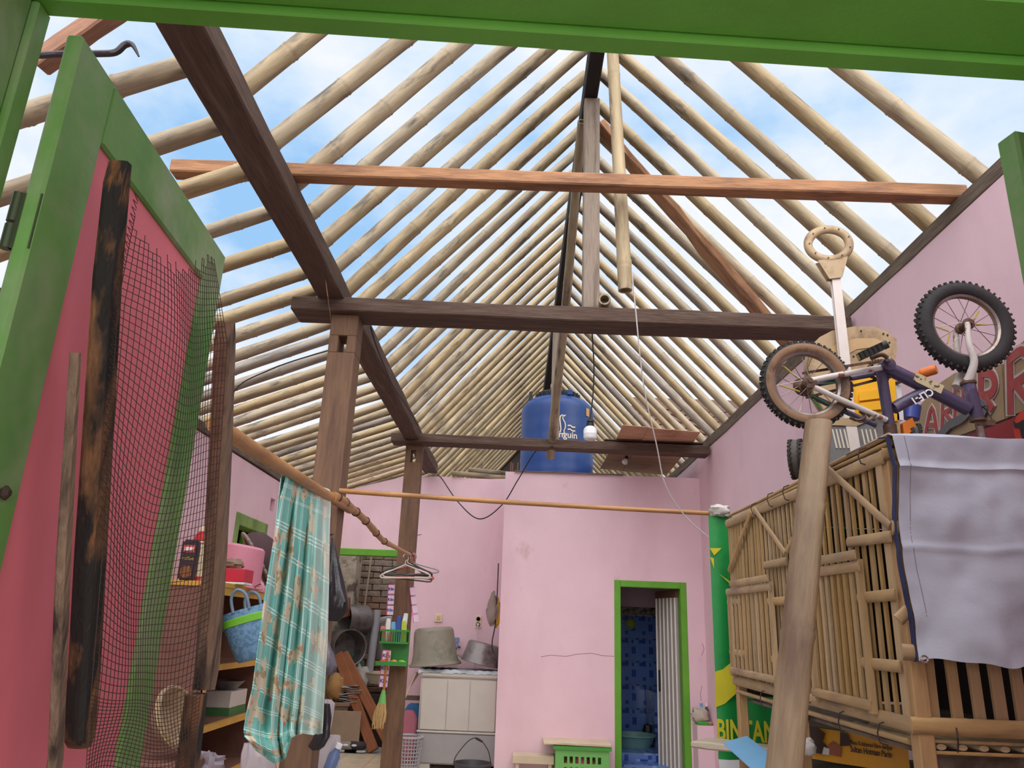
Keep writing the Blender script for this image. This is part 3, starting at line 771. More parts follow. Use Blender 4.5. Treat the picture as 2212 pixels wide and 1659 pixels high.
MB().box(XC + .04, X_R - .02, YN + .02, YF - .02, ZB - .06, ZB - .05).build('cage_floor', DUSTY, cage)
MB().box(XC + .06, X_R - .03, YN + .03, YN + .045, ZB - .10, ZB - .055).build('tray_side', DUSTY, cage)
MB().box(X_R - .016, X_R - .006, YN + .02, YF, ZB - .05, ZTP).build('cage_shade_panel', mat('cage_shade_dark', (56, 42, 36), .9, .2, 6), cage)  # dark sheet added along the wall so the cage inside looks shaded
MB().box(XC + .04, X_R - .02, YF - .012, YF - .002, ZB - .04, ZTP).build('cage_shade_panel', mat('cage_shade_dark', (56, 42, 36), .9, .2, 6), cage)  # second added dark sheet, standing in for shade at the far end

# ---------------------------------------------------------------- white tarpaulin over the near face
TARP = mat('white_tarpaulin', (182, 184, 198), .45, .04, 3, bump=.05, bscale=60, col2=(160, 154, 162), mask=(.5, .8), mscale=2.5)
YT = YN - .055
tl, tb = onY(1922, 940, YT), onY(1987, 1428, YT); tr = V((X_R - .03, YT, tl.z + .002)); trb = V((X_R - .03, YT, onY(2212, 1434, YT).z - .005))
def tarp(s, t):
    if t < .16:                                  # lying on top, then over the edge
        f = t / .16; q = tl.lerp(tr, s)
        return V((q.x - .0 * f, YT + .30 * (1 - f) , q.z + .012 - .008 * f + .004 * math.sin(s * 11)))
    f = (t - .16) / .84; q = tl.lerp(tr, s).lerp(tb.lerp(trb, s), f)
    fold = .016 * math.sin(3.2 * s * 3 + 2.4 * f) * f + .010 * math.sin(17 * s - 5 * f) * f * f + .010 * math.sin(math.pi * f) * math.cos(7 * s)
    fold += .013 * mnoise.noise(V((s * 6, f * 4, 2.))) + .006 * mnoise.noise(V((s * 17, f * 9, 7.))) - .014 * math.exp(-((s - .46 - .28 * (1 - f)) / .035) ** 2) * max(0, f - .35) * 2 - .006 * math.exp(-((f - .15) / .012) ** 2) - .004 * math.exp(-((f - .52) / .015) ** 2)
    return V((q.x + .006 * math.sin(9 * f) * (1 - s), q.y - .012 + fold, q.z + (.006 * math.sin(19 * s) + .003 * math.sin(41 * s)) * f))
tp = thing('tarpaulin', 'white tarpaulin with blue hem hung over the front of the bamboo cage', 'tarpaulin', (1.4, YT, tb.z))
MB().grid(tarp, 72, 90, thick=.0015).build('sheet', TARP, tp, smooth=True)
HEM = mat('blue_hem', (30, 42, 84), .6, .2, 8)
def hem(s, t): 
    p = tarp(0, .14 + .86 * t); return p + V((-.004 - .006 * (1 - t), .001 + .020 * s, -.002))
MB().grid(hem, 3, 30, thick=.002).build('hem', HEM, tp, smooth=True)
MB().grid(lambda s_, t: tarp(.035 + .003 * s_, .17 + .83 * t) + V((0, -.0012, 0)), 1, 50, thick=.0005).build('seam', mat('grey_thread', (140, 136, 144), .8), tp)
g = onY(1997, 1424, YT - .016)
MB().torus(.0082, .0025, 18, 8, frame(g, g + V((1, 0, 0)), (0, -1, 0))).build('grommet', mat('steel_grommet', (170, 166, 166), .3, .1, metal=.9), tp, smooth=True)

# ---------------------------------------------------------------- big split bamboo leaning in front of the cage
top = onX(1768, 912, XC - .05); bot_dir = onY(1694, 1659, 2.06)
ln = (bot_dir - top); botm = top + ln * ((top.z - .02) / (top.z - bot_dir.z))
def split_bamboo(name, p0, p1, r, t, label, m, face):
    L = (V(p1) - V(p0)).length; b = MB(); n = 13
    def sec(rad): return [(math.cos(math.radians(-8 + 196 * k / (n - 1))) * rad, math.sin(math.radians(-8 + 196 * k / (n - 1))) * rad * .5) for k in range(n)]
    xs = [(0, 1)]; x = .30
    while x < L: xs += [(x - .03, 1), (x - .01, 1.05), (x, 1.0), (x + .012, 1.07), (x + .04, 1)]; x += .40
    xs = [q for q in xs if q[0] < L] + [(L, 1)]; vs = []; fs = []
    for x, k in xs:
        k *= 1 + .12 * x / L
        vs += [(x, a, c) for a, c in sec(r * k)] + [(x, a, c) for a, c in reversed(sec((r - t) * k))]
    w = 2 * n
    for i in range(len(xs) - 1):
        for j in range(w): fs.append((i * w + j, i * w + (j + 1) % w, (i + 1) * w + (j + 1) % w, (i + 1) * w + j))
    fs += [tuple(range(w)), tuple(range((len(xs) - 1) * w, len(xs) * w))]
    b.add(vs, fs)
    return tag(b.build(name, m, None, frame(p0, p1, face), smooth=35), label, 'bamboo')
BIGB = mat('weathered_big_bamboo', (140, 116, 88), .6, .14, 6, (.6, 6, 6), bump=.2, bscale=14, col2=(104, 78, 58), mask=(.46, .7), mscale=3, mstretch=(.7, 4, 4), col3=(120, 72, 48), mask3=(.66, .72), mscale3=3.5)
split_bamboo('split_bamboo', top, botm, .042, .010, 'thick split bamboo length leaning upright against the side of the cage', BIGB, (-.55, -.83, 0))

# ---------------------------------------------------------------- green banner hung from the end of the cross pole
YBN = 3.93
BGREEN = mat('green_vinyl', (24, 140, 62), .5, .1, 5, bump=.08, bscale=30, col2=(14, 112, 46), mask=(.5, .7), mscale=5)
BYEL = mat('yellow_print', (206, 192, 40), .5, .08, 6)
ban = thing('banner', 'green and yellow vinyl banner hanging behind the bamboo cage', 'banner', onY(1545, 1640, YBN))
al, bl_ = onY(1530, 1114, YBN), onY(1551, 1640, YBN)
def bny(u, v): return YBN - .006 * math.sin(u * 40) - .010 * math.sin(u * 16 + v * 2)
def bn(s, t):
    q = al.lerp(bl_, t); x = q.x + s * .78; return V((x, bny(s * .78, t), q.z))
MB().grid(bn, 60, 24, thick=.0015).build('sheet', BGREEN, ban, smooth=True)
def printpoly(name, pts, m=BYEL, n=0, d=.018):
    b = MB(); ps = [onY(x, y, YBN - d) for x, y in pts]; k = len(ps)
    b.add(ps + [p + V((0, .002, 0)) for p in ps], [tuple(range(k)), tuple(range(2 * k - 1, k - 1, -1))] + [(i, (i + 1) % k, (i + 1) % k + k, i + k) for i in range(k)])
    return b.build(name, m, ban)
printpoly('star_print', [(1533, 1184), (1559, 1184), (1543, 1200)])
printpoly('star_print', [(1534, 1203), (1542, 1206), (1543, 1230)])
printpoly('swirl_print', [(1554, 1240), (1578, 1262), (1577, 1256)])
printpoly('swirl_print', [(1545, 1451), (1562, 1446), (1583, 1428), (1600, 1424), (1604, 1478), (1588, 1500), (1566, 1520), (1546, 1528)])
printpoly('white_edge', [(1552, 1640), (1600, 1644), (1605, 1672), (1556, 1668)], mat('white_vinyl', (214, 212, 214), .5))
tb0, tb1 = onY(1548, 1598, YBN - .02), onY(1672, 1604, YBN - .02)
lettering('BINTANG', .128, BYEL, ban, frame(tb0, tb1, (0, -1, 0)) @ Matrix.Identity(4), bold=.003, sx=.60)
WCLOTH = mat('dirty_white_cloth', (206, 198, 192), .85, .1, 8)
q = onY(1556, 1102, YBN - .03)
tag(MB().blob((0, 0, 0), .055, .03, .026, amp=.5, fr=2.2, seed=3).build('cloth_scrap', WCLOTH, None, T(q), smooth=True), 'white rag bunched on the banner corner at the pole end', 'rag')
bamboo_pole_a, bamboo_pole_b = V((-.93, 3.945, 1.955)), onY(1533, 1109, 3.93)
tag(bamboo('bamboo_pole', bamboo_pole_a, bamboo_pole_b, .0135, POLEBAMBOO, None, inter=.3, n=10, taper=.85, bend=.01), 'thin brown bamboo pole running across the room to the green banner', 'pole')

# ---------------------------------------------------------------- under the cage
WTIE = onX(1738, 1612, XC - .005)
b = MB(); b.blob((0, 0, 0), .035, .035, .028, amp=.35, fr=2, seed=8); 
b.grid(lambda s, t: (-.03 + .006 * math.sin(9 * t), -.02 + .03 * s - .02 * t, .0 - .16 * t), 3, 8, thick=.002)
tag(b.build('tied_rag', WCLOTH, None, T(WTIE), smooth=True), 'white rag knotted round a cage leg behind the leaning bamboo', 'rag')
YBAN = mat('yellow_banner_vinyl', (216, 150, 30), .5, .08, 4)
pa, pb = onY(1735, 1568, 3.02), onY(1960, 1592, 2.72)
la_ = onY(1735, 1636, 3.02); h_ = (pa - la_).length
Mb = frame(la_, V((pb.x, pb.y, la_.z)), (0, 0, 1)); Lb = (pb - pa).length
yb = thing('advert_banner', 'yellow printed advert banner slung under the bamboo cage', 'banner', M=Mb)
MB().grid(lambda s, t: (s * Lb, .004 * math.sin(14 * s), t * h_), 20, 4, thick=.0015).build('sheet', YBAN, yb, Mb, smooth=True)
MF_ = Mb @ T(.012, -.008, .022) @ Rm(90, 'X') @ Matrix.Diagonal((.575, .68, 1, 1))
BRN = mat('dark_brown_print', (60, 34, 22), .5, .2, 8)
MB().prism([(.0, .0), (.14, .0), (.17, .03), (.13, .06), (.15, .10), (.10, .125), (0, .125)], .001).build('picture_print', BRN, yb, MF_)
MB().prism([(.24, .05), (.31, .06), (.30, .11), (.25, .12)], .001).build('picture_print', BRN, yb, MF_)
SKIN = mat('skin_tone_print', (150, 84, 58), .5, .15, 10)
b = MB(); b.prism([(.155, .005), (.24, .0), (.25, .045), (.20, .07), (.165, .05)], .0015); b.build('hand_print', SKIN, yb, MF_)
MB().prism([(.12, .0), (.165, .0), (.17, .03), (.135, .035)], .0018).build('cuff_print', WCLOTH, yb, MF_)
lettering('Menu Kolaborasi Baru dengan', .028, BRN, yb, MF_ @ T(.305, .066, .001), sx=.74)
lettering('Sultan Hotman Paris', .039, BRN, yb, MF_ @ T(.305, .032, .001), bold=.0006, sx=.76)
tag(MB().box(-.02, Lb + .01, .006, .016, h_ + .002, h_ + .10).build('dusty_board', DUSTY, None, Mb), 'dusty grey board above the yellow advert banner under the cage', 'board')
# grey plank, blue folder and a low cage under the far end
PLANKM = mat('bleached_plank', (180, 164, 144), .8, .14, 6, (1, 6, 6), bump=.2)
p0, p1 = onY(1508, 1604, 3.72), onY(1690, 1622, 3.50)
tag(timber('plank', p0, p1, .16, .028, PLANKM, None, wob=.004, seg=5), 'bleached wooden plank lying over the low cage beneath the banner', 'plank')
BLUEM = mat('light_blue_board', (112, 166, 206), .45, .08, 4)
fa_, fb_ = onY(1588, 1598, 3.52), onY(1665, 1662, 3.05)
tag(timber('folder', fa_, fb_, .11, .008, BLUEM, None, up=(-.3, 0, 1)), 'flat light blue folder sloping off the bleached plank', 'folder')
lc = thing('low_cage', 'low bamboo cage standing on the floor under the bleached plank', 'cage', (1.3, 3.3, 0))
XLC = 1.03; zt = p0.z - .03
for y_ in (2.75, 3.66): timber('leg', (XLC + .02, y_, 0), (XLC + .02, y_, zt), .03, .03, CWOOD, lc, up=(0, 1, 0))
for y_ in (2.75, 3.66): timber('leg', (X_R - .06, y_, 0), (X_R - .06, y_, zt), .03, .03, CWOOD, lc, up=(0, 1, 0))
halfrail('rail', (XLC, 2.7, zt - .02), (XLC, 3.7, zt - .015), OUT, .024, lc)
halfrail('rail', (XLC, 2.7, .08), (XLC, 3.7, .08), OUT, .024, lc)
for k in range(18): slat(XLC + .01, 2.79 + k * .05, .06, zt - .01, .022, 0, lc)
MB().box(XLC + .02, X_R - .06, 2.72, 3.68, zt - .012, zt).build('cage_roof', DUSTY, lc)
# dark lumber stored below
DK = mat('dark_scrap_wood', (62, 48, 40), .9, .3, 7, (1, 6, 6), bump=.3)
for k, (z, w, y_) in enumerate(((.34, .30, 2.5), (.66, .34, 2.45))):
    tag(timber('scrap_board', (XC + .06, y_, z), (X_R - .05, y_ + .05, z), w, .30, DK, None, wob=.006, seg=4), ('dark scrap timber block stored low beneath the bamboo cage', 'dark scrap timber block just under the yellow advert banner')[k], 'timber')
# ================================================================ small bicycle upside down on the cage
def bp(x, y, d=0.):            # pixel -> point in the bicycle's (vertical) plane
    return onY(x, y, 2.45 + d)
PURP = mat('scuffed_purple_paint', (70, 58, 84), .4, .14, 8, bump=.08, col2=(120, 104, 130), mask=(.56, .7), mscale=12)
BWHT = mat('chipped_white_paint', (206, 196, 188), .45, .08, 10, bump=.1, col2=(140, 92, 72), mask=(.60, .66), mscale=16)
RUST = mat('rusty_steel', (96, 72, 58), .6, .3, 20, metal=.5, bump=.2)
RIM = mat('dull_steel_rim', (150, 138, 132), .35, .15, 10, metal=.8, col2=(110, 82, 68), mask=(.5, .66), mscale=9)
TYREB = mat('black_rubber', (46, 42, 42), .85, .2, 14, bump=.2)
TYREG = mat('dusty_rubber', (84, 78, 72), .9, .15, 14, bump=.2)
TAN = mat('tan_sidewall', (138, 106, 80), .8, .2, 12, col2=(92, 74, 60), mask=(.5, .66), mscale=14)
bike = thing('bicycle', 'small purple and white bicycle lying upside down on top of the cage', 'bicycle', bp(1915, 925))
FH = V((1, 0, 0)); BN = V((FH.y, -FH.x, 0))   # normal of the bike plane, towards the camera
def wheel(c, R, tr, tread, side, name):
    M = frame(c, c + FH, BN)            # local x along bike, local y vertical, z normal
    w = MB().torus(R - tr, tr, 48, 12, None).build(name, tread, bike, M, smooth=True)
    if side:
        b = MB()
        for s_ in (-1, 1): b.lathe([(R - tr * 1.92, tr * .45), (R - tr * 1.6, tr * .88), (R - tr * 1.25, tr * 1.03), (R - tr * .8, tr * 1.04), (R - tr * .5, tr * .93)], 48, Matrix.Diagonal((1, 1, s_, 1)), cap=False)
        b.build('sidewall', side, w, M, smooth=True)
    b = MB(); nk = 46
    for k in range(nk):                 # tread knobs
        for zz in (-.55, 0, .55):
            a = 2 * math.pi * (k + (.5 if zz == 0 else 0)) / nk; rr_ = (R - tr) + tr * math.cos(zz * .9) * 1.02
            b.box(-.0045, .0045, -.004, .004, -.0035, .0035, Matrix.Rotation(a, 4, 'Z') @ T(rr_, 0, tr * math.sin(zz)))
    b.build('tread', tread, w, M)
    ri = R - tr * 1.85
    b = MB().torus(ri, .011, 44, 8, None, flat=1.2); b.build('rim', RIM, w, M, smooth=True)
    for k in range(16):
        a = 2 * math.pi * k / 16 + .1; s_ = -1 if k % 2 else 1; a2 = a + (.5 if (k // 2) % 2 else -.5)
        p = V((math.cos(a) * ri, math.sin(a) * ri, 0)); q = V((math.cos(a2) * .016, math.sin(a2) * .016, s_ * .022))
        MB().tube([p, q], .0013, 5).build('spoke', RIM, w, M)
    b = MB().lathe([(.004, -.045), (.008, -.045), (.008, -.028), (.02, -.026), (.02, -.02), (.012, -.018), (.012, .018), (.02, .02), (.02, .026), (.008, .028), (.008, .045), (.004, .045)], 14)
    b.build('hub', RUST, w, M, smooth=40)
    return w, M
rc, fc = bp(1741, 830), bp(2084, 705, -.0)
Rr = (bp(1838, 828) - bp(1645, 832)).length / 2; Rf = (bp(2183, 700) - bp(1979, 708)).length / 2
w1, M1 = wheel(rc, Rr, .021, TYREB, TAN, 'rear_wheel'); w2, M2 = wheel(fc, Rf, .026, TYREB, None, 'front_wheel')
SPY = mat('yellow_spoke_sleeve', (176, 158, 60), .5); SPG = mat('green_spoke_sleeve', (44, 130, 60), .5)
def loc(M, p): return M.inverted() @ p
for m, w_, M_, prs in ((SPY, w1, M1, (((1694, 792), (1722, 816)), ((1684, 832), (1728, 846)))), (SPG, w1, M1, (((1750, 852), (1790, 873)), ((1756, 862), (1774, 884)), ((1776, 829), (1804, 827)))),
                    (SPY, w2, M2, (((2022, 706), (2050, 716)), ((2100, 700), (2130, 702)), ((2105, 690), (2114, 672)), ((2046, 742), (2052, 720))))):
    for a, c in prs: MB().tube([loc(M_, bp(*a, -.012)), loc(M_, bp(*c, -.012))], .0028, 6).build('spoke_sleeve', m, w_, M_, smooth=True)
MB().lathe([(.010, -.006), (.030, -.004), (.033, 0), (.030, .004), (.010, .006)], 22, T(0, 0, -.03)).build('sprocket', RUST, w1, M1)
def btube(name, pts, r, m, n=12, d=0., k=5, far=0.):
    ps = [bp(*p[:2], (p[2] if len(p) > 2 else 0) + d) for p in pts]
    if far: ps = [p + V((0, far, 0)) for p in ps]
    if len(ps) > 2: ps = spline(ps, k)
    o = ps[0]; rs = r if not isinstance(r, (list, tuple)) else [r[0] + (r[1] - r[0]) * i / (len(ps) - 1) for i in range(len(ps))]
    return MB().tube([p - o for p in ps], rs, n).build(name, m, bike, T(o), smooth=45)
btube('seat_tube', [(1903, 800), (1922, 922)], .0175, PURP)
dt = btube('down_tube', [(1912, 793), (2000, 836), (2092, 884)], .0235, PURP, 16)
lt = btube('brace_tube', [(1930, 882), (1975, 858), (2012, 842)], .020, PURP, 14)
btube('head_tube', [(2092, 830), (2112, 906)], .021, PURP, 16)
MB().lathe([(.025, 0), (.025, .008)], 18, frame(bp(2092, 830), bp(2087, 806), (0, 1, 0)) @ Rm(90, 'Y')).build('headset', RUST, bike, smooth=40)
MB().lathe([(.025, 0), (.025, .008)], 18, frame(bp(2112, 905), bp(2117, 930), (0, 1, 0)) @ Rm(90, 'Y')).build('headset', RUST, bike, smooth=40)
btube('stem', [(2113, 906), (2120, 940), (2124, 962)], .013, RIM)
for far in (0., .072):
    m_ = BWHT if not far else PURP
    btube('fork_leg', [(2090, 697, -.036), (2093, 740, -.037), (2104, 778, -.034), (2098, 806, -.02 - far * .2), (2092, 822, -.008 - far * .4)], [.0085, .0155], BWHT, 12, far=far)
    btube('chain_stay', [(1752, 822, -.034), (1800, 812, -.032), (1870, 800, -.028 - far * .1), (1908, 793, -.015 - far * .5)], [.0095, .010], m_, 10, far=far)
    btube('seat_stay', [(1758, 836, -.034), (1800, 856, -.033), (1850, 878, -.028 - far * .1), (1915, 907, -.015 - far * .5)], [.0095, .009], m_, 10, far=far)
    q = bp(1750, 828, -.038) + V((0, far, 0)); MB().prism([(-.014, -.018), (.02, -.016), (.022, .012), (-.01, .018)], .004, frame(q, q + FH, BN)).build('dropout', RUST, bike, bevel=.001)
c = bp(1910, 794); Mb_ = frame(c, c + FH, BN)
MB().lathe([(.01, -.04), (.022, -.038), (.022, .038), (.01, .04)], 18).build('bottom_bracket', PURP, bike, Mb_, smooth=40)
# chain ring with teeth, chain, crank, pedal
b = MB(); nt = 28
ou = []; inn = []
for k in range(nt * 4):
    a = 2 * math.pi * k / (nt * 4); rq = .043 if k % 4 < 2 else .039; ou.append((rq * math.cos(a), rq * math.sin(a))); inn.append((.028 * math.cos(a), .028 * math.sin(a)))
b.ring(ou, inn, .003, T(0, 0, -.036)); 
for k in range(5): a = 2 * math.pi * k / 5; b.box(.0, .032, -.004, .004, -.036, -.033, Matrix.Rotation(a, 4, 'Z'))
b.build('chain_ring', RUST, bike, Mb_)
for a, c_ in (((1908, 778), (1736, 806)), ((1912, 816), (1745, 858))):
    p, q = bp(*a, .034), bp(*c_, .03); L = (q - p).length; b = MB(); k = 0; x = 0
    while x < L: b.box(x, x + .0085, -.0025, .0025, -.0042, .0042); x += .010; k += 1
    b.build('chain', RUST, bike, frame(p, q, (0, 0, 1)))
btube('crank', [(1921, 777, -.05), (1905, 766, -.052), (1882, 774, -.052)], .0075, RUST, 10)
q = bp(1922, 776, -.058); MB().lathe([(0, .006), (.007, .005), (.0085, 0), (.0085, -.01)], 14, frame(q, q + FH, BN)).build('crank_bolt', RIM, bike, smooth=True)
pc = bp(1880, 760, -.085); b = MB(); Mp = frame(pc, pc + V((.8, -.35, .35)), (-.2, -.2, 1)) @ Matrix.Diagonal((1.25, 1.25, 1.25, 1))
b.box(-.032, .032, -.022, -.012, -.010, .010); b.box(-.032, .032, .012, .022, -.010, .010)
for k in range(6): b.box(-.032 + k * .0116, -.028 + k * .0116, -.022, .022, -.009, .009)
b.tube([(-.03, 0, 0), (.036, 0, 0)], .008, 10); b.lathe([(.011, 0), (.011, .012), (.005, .012)], 12, T(.034, 0, 0) @ Rm(90, 'Y'))
b.build('pedal', mat('black_pedal_plastic', (40, 40, 38), .5, .15, 20), bike, Mp)
MB().box(-.033, -.031, -.02, .02, -.007, .007).build('pedal_reflector', SPY, bike, Mp)
# clamp, saddle, rear brake caliper
q = bp(1923, 930); MB().lathe([(.021, -.018), (.021, .018)], 16, T(q)).build('seat_clamp', RUST, bike, smooth=40)
b = MB(); b.prism([(-.085, -.012), (-.03, -.055), (.06, -.06), (.085, 0), (.06, .06), (-.03, .055), (-.085, .012)], .03, T(q + V((.02, .05, -.060))))
b.build('saddle', mat('dark_saddle_vinyl', (50, 42, 48), .5), bike, bevel=.012, bseg=2, smooth=50)
btube('seat_post', [(1922, 920), (1925, 945)], .011, RIM)
for pts in (((1810, 868, -.02), (1835, 880, -.025), (1862, 884, -.02), (1880, 900, -.02)), ((1836, 902, -.02), (1855, 908, -.03), (1868, 900, -.02), (1858, 888, -.01))):
    btube('brake_arm', pts, .0055, RUST, 8)
btube('brake_cable', [(1832, 892, -.03), (1856, 912, -.04), (1880, 908, -.04), (1893, 896, -.03)], .0018, CABLE, 6)
btube('brake_cable', [(2112, 872, .03), (2130, 885, .03), (2142, 905, .02), (2147, 916, .0)], .0022, CABLE, 6)
MB().box(-.03, .03, -.004, .004, -.010, .010, frame(bp(2130, 913, -.01), bp(2154, 914, -.01))).build('bracket', RUST, bike, bevel=.001)
# handlebar hidden low, resting on the cage
btube('handlebar', [(2124, 962, -.02), (2126, 966, .12), (2140, 958, .28)], .010, RIM, 10)
# marks on the tubes
WPAINT = mat('white_marker_paint', (226, 222, 220), .5)
a, c_ = bp(2010, 842, -.024), bp(1936, 882, -.024)
lettering('CLF-1', .034, WPAINT, bike, frame(a + V((0, -.002, .006)), c_ + V((0, -.002, .006)), BN) , bold=.0008)
a, c_ = bp(1976, 813, -.026), bp(2036, 842, -.026)
MB().box(0, (c_ - a).length, -.001, .001, -.016, .016, frame(a, c_)).build('sticker', mat('scribbled_beige_sticker', (186, 168, 132), .6, .1, 10, col2=(70, 56, 50), mask=(.56, .60), mscale=60), bike)

# ================================================================ ride-on toy behind the bicycle
YTOY = 2.86
def tpx(x, y, d=0.): return onY(x, y, YTOY + d)
BEIGE = mat('faded_beige_plastic', (172, 146, 110), .5, .1, 5, bump=.04, col2=(126, 98, 68), mask=(.5, .68), mscale=9)
YELP = mat('yellow_plastic', (236, 176, 34), .4, .06, 5)
GREYP = mat('dirty_grey_plastic', (118, 116, 116), .6, .12, 8, col2=(90, 82, 76), mask=(.5, .7), mscale=8)
toy = thing('ride_on_toy', 'beige and yellow push-along ride-on toy with a ring handle behind the bicycle', 'toy', tpx(1850, 1000))
NY = (0, -1, 0)
def flat_poly(name, pts, t, m, d=0., bevel=.004, parent=toy, fn=tpx):
    ps = [fn(x, y, d) for x, y in pts]; o = ps[0]; b = MB(); k = len(ps)
    b.add([p - o for p in ps] + [p - o + V((0, t, 0)) for p in ps], [tuple(range(k)), tuple(range(2 * k - 1, k - 1, -1))] + [(i, (i + 1) % k, (i + 1) % k + k, i + k) for i in range(k)])
    return b.build(name, m, parent, T(o), bevel=bevel, bseg=2, smooth=50)
c0 = tpx(1790, 528); cx_, cz_ = (tpx(1844, 528) - tpx(1736, 528)).length / 2, (tpx(1790, 487) - tpx(1790, 569)).length / 2
M_ = frame(c0, tpx(1844, 520), NY)
b = MB(); N_ = 44
b.tube([(math.cos(2 * math.pi * k / N_) * cx_ * .83, math.sin(2 * math.pi * k / N_) * cz_ * .78, 0) for k in range(N_)], .0185, 10, closed=True, flat=.8)
hr = b.build('handle_ring', BEIGE, toy, M_, smooth=60)
for k in range(9):
    a = 2 * math.pi * (k + .3) / 9; MB().lathe([(.0034, 0), (.0034, .0012)], 8, T(math.cos(a) * cx_ * .83, math.sin(a) * cz_ * .78, .0165)).build('screw_hole', BLACK, hr, M_)
flat_poly('handle_neck', [(1770, 564), (1829, 556), (1818, 597), (1793, 600)], .03, BEIGE, -.012)
flat_poly('handle_rod', [(1799, 596), (1813, 594), (1834, 772), (1845, 900), (1864, 1010), (1846, 1010), (1826, 900), (1818, 778)], .022, mat('whitish_rod', (214, 202, 194), .5, .05, 20), -.004)
sb_ = flat_poly('seat_back', [(1757, 752), (1775, 733), (1800, 720), (1845, 711), (1890, 712), (1916, 722), (1930, 735), (1931, 755), (1924, 800), (1905, 860), (1870, 905), (1800, 905), (1765, 850), (1752, 790)], .05, BEIGE, .03, .012)
flat_poly('seat_hollow', [(1790, 752), (1815, 740), (1850, 731), (1890, 731), (1905, 738), (1896, 748), (1850, 754), (1822, 770), (1800, 775)], .004, mat('shadowed_beige_plastic', (182, 150, 106), .6), .027, .001, sb_)
for x, y in ((1812, 723), (1860, 715), (1908, 721), (1917, 724), (1921, 740), (1844, 770)): MB().lathe([(.004, 0), (.004, .002)], 8, frame(tpx(x, y, .0285), tpx(x + 9, y, .0285), NY)).build('screw_hole', BLACK, sb_)
flat_poly('body', [(1836, 822), (1928, 800), (1934, 905), (1905, 915), (1850, 900), (1834, 890)], .10, YELP, .012, .008)
flat_poly('body_rib', [(1858, 848), (1905, 842), (1905, 858), (1858, 864)], .02, YELP, .0, .003)
flat_poly('body_rib', [(1858, 872), (1908, 866), (1908, 882), (1858, 886)], .02, YELP, .0, .003)
vp = flat_poly('vent_panel', [(1793, 920), (1850, 922), (1898, 905), (1925, 912), (1930, 950), (1880, 985), (1830, 1010), (1796, 1012)], .05, GREYP, .0, .006)
for k in range(8):
    x = (1797, 1805, 1813, 1822, 1860, 1869, 1878, 1888)[k]; flat_poly('vent_slit', [(x, 927), (x + 3, 927), (x + 13, 968), (x + 9, 968)], .003, mat('pale_slit', (206, 196, 178), .6), -.003, .0, vp)
flat_poly('rim_edge', [(1795, 916), (1850, 918), (1890, 902), (1890, 890), (1840, 905), (1800, 905)], .03, BEIGE, -.006, .004)
for c_, r_, ry in (((1722, 992), .074, 62), ((1978, 948), .055, 70)):
    q = tpx(*c_, .06); M_ = T(q) @ Rm(ry, 'Z') @ Rm(90, 'X')
    w_ = MB().torus(r_ * .68, r_ * .36, 30, 12, None, flat=1.1).build('toy_wheel', TYREG, toy, M_, smooth=True)
    b = MB()
    for k in range(24):
        a = 2 * math.pi * k / 24
        for zz in (-.4, .4): b.box(-.003, .003, -.009, .009, -.004, .004, Matrix.Rotation(a + zz * .2, 4, 'Z') @ T(r_ * 1.015, 0, zz * r_ * .6) @ Rm(30 if zz > 0 else -30, 'X'))
    b.build('tread', TYREB, w_, M_)
    MB().lathe([(0, -.02), (r_ * .36, -.02), (r_ * .36, .02), (0, .02)], 18).build('wheel_disc', GREYP, w_, M_, smooth=40)
flat_poly('white_strut', [(1933, 830), (1944, 828), (1950, 905), (1940, 905)], .02, WPAINT, .02)
flat_poly('beige_strut', [(1920, 832), (1934, 832), (1944, 940), (1925, 930)], .02, BEIGE, .02)
flat_poly('orange_block', [(1952, 915), (1970, 905), (1978, 925), (1956, 938)], .03, mat('orange_plastic', (220, 122, 44), .4), .02)
o = MB().lathe([(.0, 0), (.016, 0), (.019, .006), (.019, .052), (.015, .056), (.0125, .06), (.0125, .10), (0, .10)], 16, frame(tpx(2023, 797, -.1), tpx(1940, 822, .0), (0, 0, 1)) @ Rm(90, 'Y')).build('orange_grip', mat('orange_grip_rubber', (224, 120, 50), .5, .08), toy, smooth=40)
btube_ = MB().tube([V((0, 0, 0)), tpx(1930, 830, .03) - tpx(1975, 813, -.05)], .007, 8).build('grip_bar', RUST, toy, T(tpx(1975, 813, -.05)))
cup = tag(MB().lathe([(.0, 0), (.030, 0), (.033, .055), (.031, .055), (.028, .004), (0, .004)], 20, Rm(12, 'Y')).build('blue_cup', mat('blue_plastic_cup', (70, 84, 160), .35, .15, 14), None, T(tpx(1968, 905, .05)), smooth=40), 'small blue plastic cup wedged behind the bicycle frame', 'cup')

# ================================================================ hand-painted boards against the right wall, on the cage
XBD = 1.775
def wx(x, y, d=0.): return onX(x, y, XBD - d)
PLY = mat('bare_painted_board', (160, 136, 106), .8, .1, 6, bump=.1, col2=(150, 124, 96), mask=(.5, .7), mscale=5)
RED = mat('faded_red_paint', (158, 66, 66), .7, .15, 8, col2=(150, 96, 84), mask=(.55, .7), mscale=9)
OWH = mat('off_white_paint', (186, 176, 174), .7, .06, 8)
GRY = mat('grey_sign_paint', (96, 96, 100), .7, .1, 8)
def wpoly(name, pts, m, parent, d, t=.012):
    ps = [wx(x, y, d) for x, y in pts]; o = ps[0]; b = MB(); k = len(ps)
    b.add([p - o for p in ps] + [p - o + V((t, 0, 0)) for p in ps], [tuple(range(k)), tuple(range(2 * k - 1, k - 1, -1))] + [(i, (i + 1) % k, (i + 1) % k + k, i + k) for i in range(k)])
    return b.build(name, m, parent, T(o))
